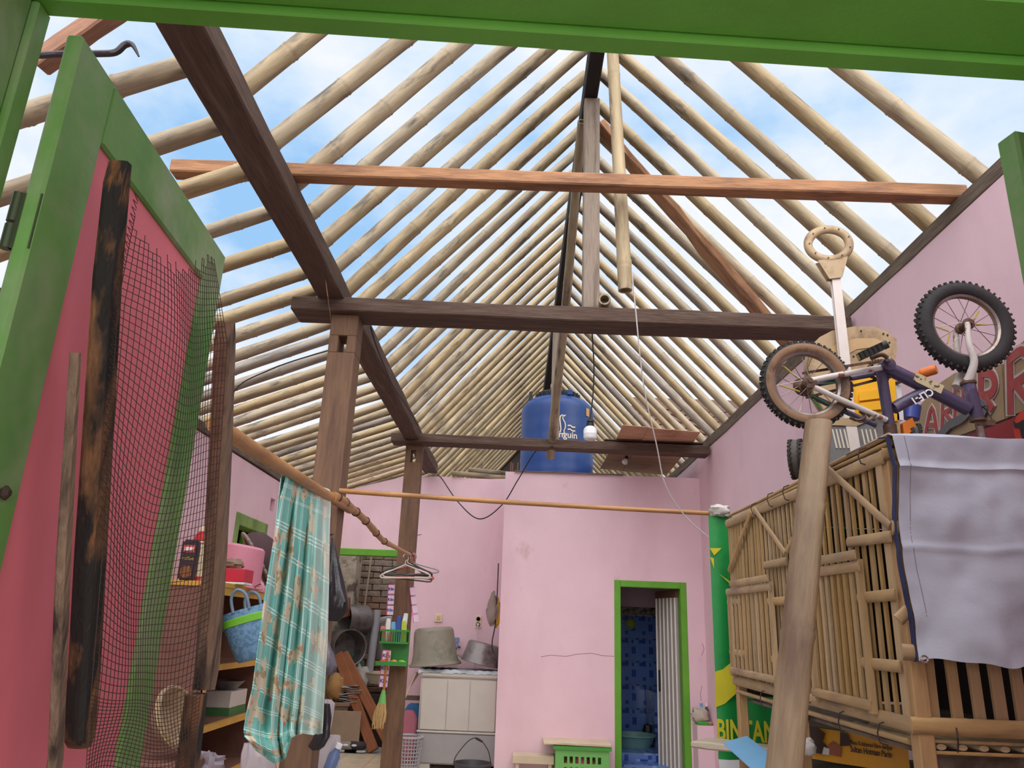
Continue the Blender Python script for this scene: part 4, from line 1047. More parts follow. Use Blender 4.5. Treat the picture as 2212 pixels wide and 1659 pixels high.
def stroke(pts, r, m, parent, d, name='painted_letter', closed=False):
    ps = [wx(x, y, d) for x, y in pts]; ps = spline(ps, 4) if len(ps) > 2 else ps; o = ps[0]; vs = []; fs = []; k = len(ps)
    for i, p in enumerate(ps):      # flat painted stroke on the board
        e = (ps[min(i + 1, k - 1)] - ps[max(i - 1, 0)]).normalized(); w = V((0, -e.z, e.y)).normalized() * r
        ex = e * (r * .7 if i == k - 1 else (-r * .7 if i == 0 else 0))
        for q in (p + w, p - w): vs += [q - o + ex, q - o + ex + V((.003, 0, 0))]
    for i in range(k - 1): a = 4 * i; fs += [(a, a + 4, a + 6, a + 2), (a + 1, a + 3, a + 7, a + 5), (a, a + 1, a + 5, a + 4), (a + 2, a + 6, a + 7, a + 3)]
    fs += [(0, 2, 3, 1), (4 * k - 4, 4 * k - 3, 4 * k - 1, 4 * k - 2)]
    return MB().add(vs, fs).build(name, m, parent, T(o))
sg1 = thing('painted_board', 'hand-painted signboard with red and white letters behind the front wheel', 'signboard', wx(2060, 950))
wpoly('board', [(1970, 945), (1972, 892), (2032, 826), (2062, 806), (2163, 786), (2170, 905), (2060, 945)], PLY, sg1, .0)
sg2 = thing('painted_board', 'painted signboard with a big red letter at the right edge', 'signboard', wx(2200, 890))
wpoly('board', [(2168, 772), (2215, 733), (2330, 650), (2330, 860), (2212, 886), (2172, 905)], PLY, sg2, .0)
# letters: white outline strokes with red inside
def letter(strokes, sg, r0=.021, r1=.012):
    for k_, s_ in enumerate(strokes): stroke(s_, r0, OWH, sg, .004 + .0004 * k_)
    for k_, s_ in enumerate(strokes): stroke(s_, r1, RED, sg, .0075 + .0004 * k_)
letter([[(1998, 940), (2012, 880), (2024, 938)], [(2003, 918), (2020, 918)]], sg1, .018, .010)
letter([[(2034, 925), (2036, 858)], [(2036, 860), (2050, 862), (2050, 884), (2037, 892)], [(2040, 892), (2058, 915)]], sg1, .018, .010)
letter([[(2062, 900), (2062, 832)], [(2062, 834), (2078, 838), (2078, 862), (2064, 870)]], sg1, .016, .009)
letter([[(2118, 880), (2118, 806)], [(2118, 806), (2140, 808), (2148, 830), (2140, 850), (2120, 856)], [(2126, 858), (2140, 880)]], sg1, .026, .017)
letter([[(2182, 888), (2180, 776)], [(2180, 776), (2205, 758), (2222, 772), (2220, 806), (2186, 832)], [(2196, 834), (2225, 870)]], sg2, .026, .017)
stroke([(2030, 940), (2050, 918), (2075, 905), (2090, 890)], .018, GRY, sg1, .012, 'grey_flourish')
stroke([(2110, 868), (2125, 880), (2118, 896)], .020, GRY, sg1, .012, 'grey_flourish')
sg3 = thing('red_board', 'dark red board with a black bull head emblem under the signboards', 'signboard', wx(2190, 960))
wpoly('board', [(2075, 948), (2212, 893), (2330, 868), (2330, 1000), (2075, 1010)], mat('dark_red_board', (150, 44, 50), .6, .12, 5, col2=(110, 34, 40), mask=(.5, .7), mscale=4), sg3, .0)
ctr = wx(2216, 925, .004); b = MB(); b.lathe([(0, 0), (.062, 0), (.062, .003), (0, .003)], 28, frame(ctr, ctr + V((0, -1, 0)), (-1, 0, 0))); b.build('emblem_disc', mat('bright_red_print', (206, 62, 48), .6), sg3)
MH = frame(ctr + V((-.004, 0, 0)), ctr + V((-.004, -1, 0)), (-1, 0, 0))
b = MB(); b.prism([(-.012, -.05), (.012, -.05), (.022, -.02), (.024, .008), (.05, .014), (.052, .04), (.040, .028), (.02, .026), (0, .03), (-.02, .026), (-.040, .028), (-.052, .04), (-.05, .014), (-.024, .008), (-.022, -.02)], .003)
b.build('bull_head_print', BLACK, sg3, MH)
# ================================================================ back of the room: water tank, roof oddments
TANKB = mat('blue_tank_plastic', (26, 62, 128), .4, .1, 4, (1, 1, .2), bump=.03, col2=(56, 82, 128), mask=(.5, .75), mscale=2.5, mstretch=(1, 1, .25))
TX, TY, TR, TZ = .405, 8.42, .405, BT
tank = thing('water_tank', 'blue plastic water tank standing on the bathroom roof under the ridge', 'water tank', (TX, TY, TZ))
prof = [(0, 0), (TR, 0), (TR + .006, .03)]
for k in range(5): z = .05 + k * .17; prof += [(TR, z), (TR + .004, z + .05), (TR, z + .10)]
prof += [(TR, .86), (TR - .02, .90), (TR - .07, .95), (TR - .16, .99), (TR - .20, 1.0), (0, 1.0)]
MB().lathe(prof, 48).build('body', TANKB, tank, T(TX, TY, TZ), smooth=50)
BLK = mat('black_tank_lid', (44, 44, 46), .55, .1, 6)
b = MB().lathe([(.235, .975), (.245, .99), (.245, 1.04), (.23, 1.055), (.18, 1.06), (.17, 1.075), (0, 1.08)], 40)
for k in range(24): b.box(.243, .256, -.008, .008, .985, 1.045, Rm(15 * k, 'Z'))
b.build('lid', BLK, tank, T(TX, TY, TZ), smooth=40)
MB().tube([(0, 0, 0), (0, 0, .12)], .018, 12).lathe([(.024, .02), (.024, .05)], 12).build('pipe_stub', BLK, tank, T(TX - .31, TY - .10, TZ + .93), smooth=40)
MB().box(-.03, .03, -.02, .02, 0, .06).build('lug', TANKB, tank, T(TX + .12, TY - .30, TZ + .965), bevel=.006)
CREAM = mat('cream_print', (226, 214, 188), .6, .04)
def tank_print(name, me, px0, py0, m, scale=1.):
    """wrap a flat mesh (x,y) round the tank, its origin at the pixel"""
    d = ray(px0, py0); o = CP - V((TX, TY, 0)); a = d.x ** 2 + d.y ** 2; bq = 2 * (o.x * d.x + o.y * d.y); c = o.x ** 2 + o.y ** 2 - (TR + .007) ** 2
    t = (-bq - math.sqrt(max(0, bq * bq - 4 * a * c))) / (2 * a); p = CP + d * t; th0 = math.atan2(p.y - TY, p.x - TX); R = TR + .0075
    for v in me.vertices:
        th = th0 + v.co.x * scale / R; z = p.z + v.co.y * scale; e = R + v.co.z
        v.co = (e * math.cos(th), e * math.sin(th), z - TZ)
    me.materials.clear(); me.materials.append(m)
    return place(name, me, tank, T(TX, TY, TZ))
tank_print('lettering', text_mesh('penguin', .100, .0005, .0016), 1187, 944, CREAM)
def flatmesh(polys, strokes=()):
    b = MB()
    for p in polys:
        # subdivide by fan into thin prism
        b.prism(p, .001)
    return b.mesh('print', CREAM)
def ribbon(pts, w):
    pts = [V((x, y, 0)) for x, y in pts]; L = []; Rr_ = []
    pts = spline(pts, 4)
    for i, p in enumerate(pts):
        d = (pts[min(i + 1, len(pts) - 1)] - pts[max(i - 1, 0)]).normalized(); s_ = V((-d.y, d.x, 0)) * w / 2; L.append(p + s_); Rr_.append(p - s_)
    b = MB(); vs = []
    for l_, r_ in zip(L, Rr_): vs += [(l_.x, l_.y, 0), (r_.x, r_.y, 0), (l_.x, l_.y, .001), (r_.x, r_.y, .001)]
    fs = []
    for i in range(len(L) - 1): k = 4 * i; fs += [(k, k + 1, k + 5, k + 4), (k + 2, k + 6, k + 7, k + 3), (k, k + 4, k + 6, k + 2), (k + 1, k + 3, k + 7, k + 5)]
    return b.add(vs, fs)
tank_print('penguin_print', ribbon([(0, .0), (.012, .03), (.006, .09), (.0, .15), (.008, .185), (.03, .195), (.045, .185), (.06, .20)], .012).mesh('print', CREAM), 1209, 934, CREAM)
tank_print('penguin_print', ribbon([(.03, .18), (.034, .15), (.056, .11), (.06, .06), (.046, .02), (.05, -.005), (.02, -.014)], .011).mesh('print', CREAM), 1209, 934, CREAM)
for k, dy in enumerate((0, .042)):
    tank_print('wave_print', ribbon([(0, .012 + dy), (.03, .018 + dy), (.055, .002 + dy), (.09, .006 + dy)], .014).mesh('print', CREAM), 1226, 930, CREAM)
tank_print('sticker', MB().grid(lambda s, t: (s * .06, t * .09, .001), 4, 2, thick=.001).mesh('sticker', CREAM), 1266, 898, mat('orange_sticker', (206, 156, 96), .6))
tag(MB().box(onY(1112, 1015, Y_BATH).x, onY(1345, 1015, Y_BATH).x, Y_BATH - .02, Y_BATH + .28, BT + .0, BT + .012).build('board', GREYWOOD), 'thin board lying on the bathroom wall top before the tank', 'board')
rodm = mat('rusty_rod', (120, 84, 70), .7, .2)
for k, (x, y0, y1) in enumerate(((1103, 1020, 998), (1107, 1020, 1000), (1118, 1020, 999))):
    p, q = onY(x, y0, Y_BATH + .06), onY(x, y1, Y_BATH + .06)
    tag(MB().tube([(0, 0, 0), (0, 0, q.z - BT + .0)], .006, 6).build('steel_rod', rodm, None, T(p.x, p.y, BT)), ('rusty steel rod stub, leftmost of three beside the tank', 'rusty steel rod stub, middle of three beside the tank', 'rusty steel rod stub, rightmost of three beside the tank')[k], 'rod', 'rod stubs on the bathroom roof')
# bundle of culms lying on the back wall
for k, (x, y, xe) in enumerate(((977, 1016, 1095), (993, 1019, 1098), (1012, 1013, 1096), (1030, 1018, 1100))):
    p = onY(x, y, Y_BACK - .02 + .03 * k); q = onY(xe, 1031, Y_BACK + .02 + .03 * k); z = 2.955 + .032 + (.055 if k == 2 else 0)
    tag(bamboo('bamboo_offcut', (p.x, p.y, z), (q.x, q.y + .05, z - .01), .030, BAMBOO, None, hollow=True, n=12, seed=300 + k),
        ('short bamboo culm on the back wall top, leftmost of the bundle', 'short bamboo culm on the back wall top, second of the bundle', 'short bamboo culm lying uppermost in the bundle on the wall', 'short bamboo culm of the wall bundle nearest the tank')[k], 'bamboo', 'bamboo culms on the back wall')
# loose bamboo in the roof
tag(bamboo('bamboo_culm', onY(1349, 627, 3.03), onY(1322, 60, 3.03), .031, BAMBOO, None, hollow=True, inter=.5, seed=410), 'grey bamboo culm hanging upright behind the orange tie beam', 'bamboo')
tag(bamboo('bamboo_culm', onY(1259, 262, 4.14), onY(1190, 985, 7.37), .030, BAMBOO, None, hollow=True, r1=.042, inter=.55, seed=411), 'long slanting bamboo pole leaning from the ridge down to the far tie beam', 'bamboo')
q = onY(1305, 663, 3.92); tag(bamboo('bamboo_culm', (q.x, 3.90, 3.062), (q.x + .03, 4.14, 3.064), .034, BAMBOO, None, hollow=True, inter=.5, seed=412), 'short bamboo offcut resting on the middle tie beam by the king post', 'bamboo')
# sagging plywood ceiling sheet over the far tie beam
PLYC = mat('stained_plywood', (192, 150, 122), .8, .14, 4, (1, 4, 1), bump=.1, col2=(140, 96, 70), mask=(.54, .74), mscale=3)
zs = 3.075
c = [onZ(1345, 922, zs), onZ(1513, 936, zs), onZ(1296, 1012, zs), onZ(1440, 1024, zs)]
cl = thing('ceiling_sheet', 'stained plywood ceiling sheet lying across the far tie beam', 'plywood', (1.2, 7.3, zs))
def sheet(u0, u1, dz):
    def f(s, t):
        u = u0 + (u1 - u0) * s; p = c[0].lerp(c[1], u); q = c[2].lerp(c[3], u); r = p.lerp(q, t)
        return V((min(r.x, 1.74), min(r.y, 9.1), zs + dz + .0 * t + .02 * math.exp(-8 * t)))
    return f
MB().grid(sheet(0, .36, 0), 8, 14, thick=.005).build('sheet', PLYC, cl, smooth=True)
MB().grid(sheet(.33, 1, -.006), 10, 14, thick=.005).build('sheet', PLYC, cl, smooth=True)
MB().box(.8, 1.74, 7.12, 7.2, 3.058, zs - .006).build('batten', DARKWOOD, cl)
# lamps
WBULB = mat('white_bulb_plastic', (236, 234, 236), .3, .02, sub=.2)
def bulb(top, size, label, tilt=0., body='capsule', cable=None):
    M = T(top) @ Rm(tilt, 'Y'); s_ = size
    o = thing('hanging_bulb', label, 'bulb', M=M)
    MB().lathe([(0, 0), (.10, -.01), (.22, -.10), (.24, -.2), (.20, -.26), (.26, -.30), (.26, -.5), (.2, -.52)], 18, Matrix.Diagonal((s_, s_, s_, 1))).build('socket', BLACK, o, M, smooth=40)
    if body == 'capsule': pr = [(.2, -.5), (.26, -.54), (.40, -.66), (.45, -.8), (.45, -1.02), (.455, -1.03), (.455, -1.05), (.45, -1.06), (.45, -1.3), (.38, -1.42), (.2, -1.47), (0, -1.48)]
    else: pr = [(.2, -.5), (.22, -.56), (.36, -.8), (.42, -1.0), (.36, -1.2), (.2, -1.32), (0, -1.34)]
    MB().lathe(pr, 20, Matrix.Diagonal((s_, s_, s_, 1))).build('globe', WBULB, o, M, smooth=50)
    if cable: 
        cc = spline([V(p) for p in cable], 6); MB().tube([p - cc[0] for p in cc], .004, 6).build('cord', CABLE, o, T(cc[0]))
    return o
tb_ = onY(1275, 905, 4.16)
bulb(tb_, .083, 'white capsule bulb hanging on a black cord below the middle tie beam', 0, 'capsule', [onY(1279, 722, 4.12), onY(1283, 790, 4.15), onY(1281, 850, 4.16), tb_])
tb_ = onZ(1355, 984, zs - .02); bulb(tb_, .075, 'small white bulb under the plywood ceiling sheet', 20, 'pear')
# string and cables
tag(wire('white_string', [onY(1362, 560, 3.05), onY(1372, 660, 3.1), onY(1390, 830, 3.3), onY(1418, 960, 3.5), onY(1438, 1050, 3.65), onY(1480, 1115, 3.8), onY(1530, 1160, 3.9)], .003, mat('white_twine', (222, 218, 216), .8), None, sub=6), 'thin white string running from the hanging bamboo down to the banner', 'string')
tag(wire('black_cable', [onY(1195, 965, 7.08), onY(1160, 972, 7.3), onY(1120, 1035, 7.55), onY(1085, 1090, 7.6), onY(1036, 1121, 7.7), onY(990, 1085, 8.0), onY(955, 1035, 8.4), onY(945, 1026, 8.62)], .006, CABLE, None, sub=8), 'slack black cable looping across the pink back wall', 'cable')
tag(wire('black_cable', [onX(800, 705, -.95), onX(812, 745, -.94), onX(830, 790, -.94), onX(850, 835, -.94), onX(880, 880, -.94), onX(903, 920, -.93)], .005, CABLE, None, sub=8), 'thin black cable clipped along the left timber beam', 'cable')
tag(wire('black_cable', [(-2.28, 5.9, 2.60), (-1.9, 4.8, 2.70), (-1.5, 4.3, 2.72), (-1.09, 4.08, 2.78)], .004, CABLE, None, sub=8), 'sagging black cable from the left wall to the near post', 'cable')
tag(wire('brown_twine', [onX(700, 585, -1.08), onX(708, 640, -1.03), onX(716, 700, -1.09)], .0025, mat('brown_twine', (150, 120, 100), .9), None, sub=4), 'loose brown twine dangling at the top of the near post', 'twine')
# clay tiled roof next door seen over the right wall
CLAY = mat('brown_clay_tile', (92, 66, 56), .9, .2, 8, bump=.2, rand=.2)
ct = MB().grid(lambda s, t: (s * .21 - .105, t * .26 - .13, .022 * math.sin(s * 6.28)), 8, 1, thick=.01).mesh('clay_tile', CLAY, smooth=True)
nb = sname('roof_next_door', (2.9, 9.5, 3.4))
MB().box(-1.0, 2.4, -.1, 1.8, -.06, -.03).build('batten_bed', DARKWOOD, nb, T(2.55, 9.0, 3.62) @ Rm(32, 'X'))
for i in range(10):
    for j in range(6): place('clay_tile', ct, nb, T(2.55, 9.0, 3.62) @ Rm(32, 'X') @ T(-.95 + i * .2, j * .23, .02 * 0) @ Rm(-5, 'X'))

# ================================================================ alcove: washing machine and what stands round it
YW = 8.10
x0, x1 = onY(903, 1560, YW).x, onY(1073, 1560, YW).x; zt = onY(950, 1462, YW).z; zm = onY(950, 1581, YW).z
wm = thing('washing_machine', 'white and grey twin tub washing machine in the pink alcove', 'washing machine', ((x0 + x1) / 2, YW + .23, 0))
WMW = mat('aged_white_plastic', (208, 200, 190), .45, .05, 4); WMG = mat('grey_plastic', (168, 164, 164), .5, .05, 4)
MB().box(x0, x1, YW, YW + .46, zm, zt).build('body', WMW, wm, bevel=.02, bseg=3, smooth=50)
MB().box(x0 - .004, x1 + .004, YW - .004, YW + .46, .05, zm - .004).build('lower_panel', WMG, wm, bevel=.014, bseg=2, smooth=50)
MB().box(x0 - .008, x1 + .008, YW - .010, YW + .46, zm - .008, zm + .008).build('trim_strip', WMW, wm, bevel=.003)
MB().box(x0 + .0, x1 - .0, YW - .006, YW + .46, zt - .004, zt + .045).build('lid', WMW, wm, bevel=.012, bseg=2, smooth=50)
for u in (.35, .64):
    MB().box(x0 + (x1 - x0) * u - .002, x0 + (x1 - x0) * u + .002, YW - .006, YW + .004, .07, zt - .03).build('seam', WMG, wm)
for u in (.02, .78): MB().box(x0 + (x1 - x0) * u, x0 + (x1 - x0) * (u + .16), YW + .01, YW + .40, 0, .055).build('foot', WMW, wm, bevel=.006)
CLR = mat('dusty_plastic_cover', (176, 182, 186), .35, .08, 5, col2=(150, 160, 160), mask=(.5, .7), mscale=6)
cv = thing('plastic_cover', 'crumpled clear plastic cover spread over the washing machine top', 'cover', ((x0 + x1) / 2, YW + .2, zt + .045))
def cvf(s, t):
    x = x0 - .03 + (x1 - x0 + .05) * s; y = YW - .012 + .44 * t
    return V((x, y, zt + .052 + .012 * abs(math.sin(31 * s + 7 * t)) + .010 * abs(math.sin(17 * t + 9 * s)) - (.03 if t < .03 else 0)))
MB().grid(cvf, 36, 16, thick=.002).build('sheet', CLR, cv, smooth=True)
fl0 = V((x0 - .032, YW + .02, zt + .05))
MB().grid(lambda s, t: fl0 + V((-.02 - .10 * t - .02 * math.sin(6 * s), .24 * s * (1 - .5 * t), -.02 - .27 * t * (1 - .45 * s))), 10, 10, thick=.002).build('flap', mat('yellowed_plastic', (206, 184, 166), .4, .06), cv, smooth=True)
# tubs drying upside down
TUB = mat('grey_green_plastic_tub', (138, 130, 114), .6, .12, 6, bump=.06, col2=(108, 110, 92), mask=(.5, .66), mscale=5)
zc = zt + .075
p = onY(940, 1440, 8.33); M_ = T(p.x, 8.33, zc + .018) @ Rm(-6, 'Y') @ Rm(0, 'X')
tub = tag(MB().lathe([(.262, .0), (.270, .008), (.262, .018), (.236, .05), (.228, .10), (.224, .105), (.205, .33), (.19, .36), (.16, .372), (.125, .37), (.118, .362), (0, .362)], 40).build('plastic_tub', TUB, None, M_, smooth=45), 'big grey plastic tub upside down on the washing machine', 'tub')
ALU = mat('dented_aluminium', (138, 130, 128), .45, .12, 8, metal=.55, bump=.1, col2=(96, 88, 86), mask=(.5, .68), mscale=7)
p = onY(1034, 1432, 8.33); M_ = T(p.x + .015, 8.33, zc + .05) @ Rm(12, 'Y')
pot = thing('cooking_pot', 'dented aluminium pot upside down beside the big tub', 'pot', M=M_)
MB().lathe([(.20, 0), (.207, .004), (.20, .012), (.172, .19), (.155, .205), (0, .21)], 36).build('body', ALU, pot, M_, smooth=45)
MB().tube([(-.19, -.05, .02), (-.235, -.045, .03), (-.235, .045, .03), (-.19, .05, .02)], .009, 8).build('handle', ALU, pot, M_, smooth=True)
# switch, socket, tap, hanging gloves
PLATE = mat('yellowed_switch_plastic', (222, 200, 170), .5, .04)
def wallbox(name, cx_, cy_, w, h, label, cat):
    p = onY(cx_, cy_, Y_BACK - .012); o = thing(name, label, cat, p)
    MB().box(p.x - w / 2, p.x + w / 2, Y_BACK - .012, Y_BACK - .0005, p.z - h / 2, p.z + h / 2).build('plate', PLATE, o, bevel=.003); return o, p
o, p = wallbox('light_switch', 947, 1335, .085, .085, 'small square light switch on the pink alcove wall', 'switch')
MB().box(p.x - .016, p.x + .016, Y_BACK - .018, Y_BACK - .011, p.z - .022, p.z + .022).build('rocker', mat('tan_rocker', (196, 166, 116), .5), o, bevel=.002)
o, p = wallbox('wall_socket', 1033, 1343, .065, .13, 'double wall socket with a plugged cord above the pot', 'socket')
for dz in (.028, -.028): MB().lathe([(.024, 0), (.024, .004), (.018, .004), (.016, -.002), (0, -.002)], 16, T(p.x, Y_BACK - .012, p.z + dz) @ Rm(90, 'X')).build('outlet', mat('brown_outlet', (96, 70, 58), .5), o, smooth=40)
MB().tube([(p.x, Y_BACK - .05, p.z - .028), (p.x, Y_BACK - .012, p.z - .028)], .014, 10).build('plug', WMW, o)
cc = spline([V((p.x, Y_BACK - .045, p.z - .03)), V((p.x - .005, Y_BACK - .05, p.z - .2)), V((p.x - .02, Y_BACK - .05, p.z - .45)), V((p.x - .02, Y_BACK - .06, .7))], 5)
MB().tube([q - cc[0] for q in cc], .005, 6).build('cord', WMW, o, T(cc[0]))
p = onY(987, 1388, Y_BACK - .05); tp_ = thing('water_tap', 'blue handled water tap on the wall behind the tub', 'tap', p)
MB().lathe([(.014, -.05), (.018, -.02), (.012, 0), (.024, .005), (.026, .05), (.02, .055), (0, .055)], 14).build('handle', mat('blue_grey_tap', (140, 158, 196), .35), tp_, T(p), smooth=40)
MB().tube([(0, 0, -.04), (.03, .03, -.045), (.03, .06, -.045)], .011, 8).build('spout', ALU, tp_, T(p)); MB().tube([(-.005, 0, -.05), (-.012, 0, -.22)], .007, 8).build('hose', CABLE, tp_, T(p))
XS_ = -.145
p = onY(1068, 1318, Y_BATH + .14); gl = thing('hanging_gloves', 'old grey and yellow gloves hung at the bathroom wall corner', 'gloves', p)
MB().blob((0, 0, 0), .05, .035, .15, amp=.45, fr=2.2, seed=5).build('grey_glove', mat('dirty_grey_cloth', (138, 120, 112), .9, .15, 8), gl, T(p.x - .02, p.y, p.z), smooth=True)
MB().blob((0, 0, 0), .035, .03, .13, amp=.35, fr=2.2, seed=9).build('yellow_glove', mat('mustard_cloth', (196, 146, 52), .9, .12, 8), gl, T(p.x + .025, p.y + .03, p.z - .02), smooth=True)
wire('cord', [(p.x + .02, p.y, p.z + .45), (p.x + .02, p.y, p.z + .12), (p.x + .012, p.y, p.z - .14), (p.x - .01, p.y, p.z - .30), (p.x + .005, p.y, p.z - .40)], .006, CABLE, gl, sub=5)
# things between post and machine
BLU = mat('blue_plastic_panel', (52, 112, 170), .4, .08, 5); PNK = mat('pink_plastic_panel', (196, 116, 134), .45, .08, 5)
xa = onY(866, 1600, 8.25).x
tag(MB().prism([(0, 0), (.19, 0), (.19, .50), (.15, .56), (.04, .56), (0, .50)], .03, T(xa, 8.40, .0) @ Rm(90, 'X')).build('plastic_basin', BLU, None, bevel=.012, bseg=2), 'blue plastic basin on edge beside the washing machine', 'basin')
tag(MB().prism([(0, 0), (.15, 0), (.16, .42), (.12, .50), (.03, .50), (0, .44)], .03, T(xa - .02, 8.34, .0) @ Rm(90, 'X')).build('plastic_basin', PNK, None, bevel=.012, bseg=2), 'pink plastic basin on edge in front of the blue one', 'basin')
tag(timber('plank', (xa - .05, 8.5, .60), (xa + .24, 8.5, .60), .10, .04, GREYWOOD), 'narrow plank ledge above the blue basin', 'plank')
LGB = mat('pale_grey_basket_plastic', (176, 172, 176), .5, .06, 6)
def lattice_bin(name, label, cx_, cy_, r0, r1, h, m, nv, nh, cat='basket', rim=.012):
    o = thing(name, label, cat, (cx_, cy_, 0)); M_ = T(cx_, cy_, .004)
    MB().lathe([(0, 0), (r0, 0), (r0, .02), (r0 - .006, .02), (0, .006)], 28).build('base', m, o, M_, smooth=40)
    MB().torus(r1, rim, 32, 8, T(0, 0, h)).build('rim', m, o, M_, smooth=True)
    for k in range(nv):
        a = 2 * math.pi * k / nv; MB().tube([(r0 * math.cos(a), r0 * math.sin(a), .01), (r1 * math.cos(a), r1 * math.sin(a), h)], .006, 5).build('rib', m, o, M_)
    for k in range(1, nh):
        t = k / nh; MB().torus(r0 + (r1 - r0) * t, .005, 28, 5, T(0, 0, h * t)).build('hoop', m, o, M_, smooth=True)
    return o
p = onY(881, 1600, 8.02); lattice_bin('laundry_bin', 'pale grey lattice laundry bin beside the wooden post', p.x + .01, 8.02, .105, .13, onY(881, 1592, 8.02).z, LGB, 26, 9)
# black pail with wire bail
p = onY(1020, 1652, 7.72); pl = thing('pail', 'black pail with a wire bail standing before the washing machine', 'pail', (p.x, 7.75, 0))
hz = p.z
DG = mat('dark_grey_pail', (70, 68, 72), .5, .08)
MB().lathe([(0, 0), (.135, 0), (.165, hz - .01), (.178, hz), (.178, hz + .014), (.165, hz + .016), (.16, hz), (.13, .01), (0, .01)], 32).build('body', DG, pl, T(p.x, 7.75, 0), smooth=40)
MB().tube(spline([(-.17, 0, hz), (-.15, -.02, hz + .07), (-.04, -.03, hz + .20), (.05, -.03, hz + .22), (.14, -.02, hz + .12), (.17, 0, hz)], 6), .004, 6).build('bail', WIREM, pl, T(p.x, 7.75, 0), smooth=True)
MB().tube([(.02, -.03, hz + .222), (.085, -.03, hz + .195)], .009, 8).build('grip', BLACK, pl, T(p.x, 7.75, 0))
# green laundry basket with a board on top
YG = 7.42
gx0, gx1 = onY(1200, 1620, YG).x, onY(1316, 1620, YG).x; gz = onY(1250, 1612, YG).z
BSK = mat('green_plastic_basket', (110, 176, 92), .45, .06, 5); BSKD = mat('green_plastic_rim', (70, 150, 58), .45, .06, 5)
bk = thing('laundry_basket', 'green slotted laundry basket full of clothes under a cut board', 'basket', ((gx0 + gx1) / 2, YG + .15, 0))
gw = gx1 - gx0
b = MB()
for q in wall_boxes((0, gw), (.02, gz - .02), [(gw * (.16 + .105 * k), gw * (.16 + .105 * k) + gw * .06, gz - .14, gz - .085) for k in range(7)] + [(gw * (.16 + .105 * k), gw * (.16 + .105 * k) + gw * .06, gz - .25, gz - .17) for k in range(7)] + [(gw * (.16 + .105 * k), gw * (.16 + .105 * k) + gw * .06, .05, gz - .29) for k in range(7)]):
    b.box(gx0 + q[0], gx0 + q[1], YG, YG + .008, q[2], q[3])
b.build('front_side', BSK, bk)
for xx in (gx0, gx1 - .008):
    b = MB()
    for q in wall_boxes((0, .27), (.02, gz - .02), [(.03 + .06 * k, .065 + .06 * k, gz - .25, gz - .09) for k in range(4)]): b.box(xx, xx + .008, YG + .008 + q[0], YG + .008 + q[1], q[2], q[3])
    b.build('end_side', BSK, bk)
MB().box(gx0, gx1, YG + .27, YG + .278, .02, gz - .02).build('back_side', BSK, bk); MB().box(gx0, gx1, YG, YG + .278, .0, .02).build('bottom', BSK, bk)
b = MB()
for q in ((gx0 - .02, gx1 + .02, YG - .02, YG + .012), (gx0 - .02, gx1 + .02, YG + .262, YG + .29), (gx0 - .02, gx0 + .01, YG + .01, YG + .27), (gx1 - .01, gx1 + .02, YG + .01, YG + .27)): b.box(q[0], q[1], q[2], q[3], gz - .03, gz)
b.build('rim', BSKD, bk)
for k, (cc_, nm) in enumerate((((228, 176, 70), 'yellow'), ((222, 110, 140), 'pink'), ((206, 160, 60), 'ochre'))):
    tag(MB().blob((0, 0, 0), .075, .085, .085, amp=.3, fr=2.3, seed=20 + k).build('garment', mat(nm + '_garment', cc_, .9, .15, 9), None, T(gx0 + gw * (.27 + .23 * k), YG + .135, .13 + .06 * (k % 2)), smooth=True), f'crumpled {nm} garment inside the green laundry basket', 'clothes')
BRD = mat('scuffed_pale_board', (206, 188, 162), .8, .1, 5, bump=.15)
bx0, bx1 = onY(1174, 1597, YG - .04).x, onY(1322, 1603, YG - .04).x
tag(timber('cut_board', (bx0, YG + .13, gz + .018), (bx1, YG + .13, gz + .018), .32, .024, BRD, None, wob=.004, seg=6), 'pale cut board lying on the green laundry basket', 'board')
sx0, sx1 = onY(1107, 1640, 7.5).x, onY(1197, 1640, 7.5).x; sz = onY(1150, 1632, 7.5).z
st = thing('low_bench', 'low pale wooden bench beside the green laundry basket', 'bench', ((sx0 + sx1) / 2, 7.58, 0))
MB().box(sx0, sx1, 7.5, 7.68, sz - .07, sz).build('seat', BRD, st, bevel=.004)
for xx in (sx0 + .03, sx1 - .05):
    for yy in (7.52, 7.64): MB().box(xx, xx + .03, yy, yy + .03, 0, sz - .07).build('leg', BRD, st)
# ledge in the corner with toiletries
lz = onY(1520, 1566, 7.55).z
ldg = MB().box(1.64 + .03, X_R - .001, 7.50, Y_BATH - .001, -.0, lz).build('wall_ledge', PINK); structure(ldg)
def lq(x, y): q = onY(x, y, 7.58); return q
q = lq(1512, 1545); tag(MB().blob((0, 0, 0), .085, .05, .07, amp=.45, fr=3, seed=31).build('plastic_bag', mat('grey_plastic_bag', (176, 162, 148), .5, .1, 9), None, T(min(q.x, 1.78) - .0, 7.585, lz + .068), smooth=True), 'crumpled grey plastic bag on the wall ledge', 'bag')
tag(MB().box(-.05, .05, -.03, .03, 0, .03).build('soap_dish', BSKD, None, T(1.725, 7.535, lz), bevel=.005), 'small green soap dish at the ledge front', 'dish')
tag(MB().blob((0, 0, 0), .032, .022, .017, amp=.2).build('soap_bar', mat('brown_soap', (166, 120, 92), .6), None, T(1.79, 7.53, lz + .017), smooth=True), 'brown soap bar at the ledge corner', 'soap')
b = thing('bottle', 'light blue bottle standing on the wall ledge', 'bottle', (1.745, 7.64, lz)); MB().lathe([(0, 0), (.024, 0), (.026, .10), (.012, .13), (.012, .15), (0, .15)], 14).build('body', mat('light_blue_plastic', (150, 190, 224), .4), b, T(1.745, 7.64, lz), smooth=40); MB().lathe([(.014, .15), (.014, .175), (0, .175)], 12).build('cap', BLUEM, b, T(1.745, 7.64, lz))
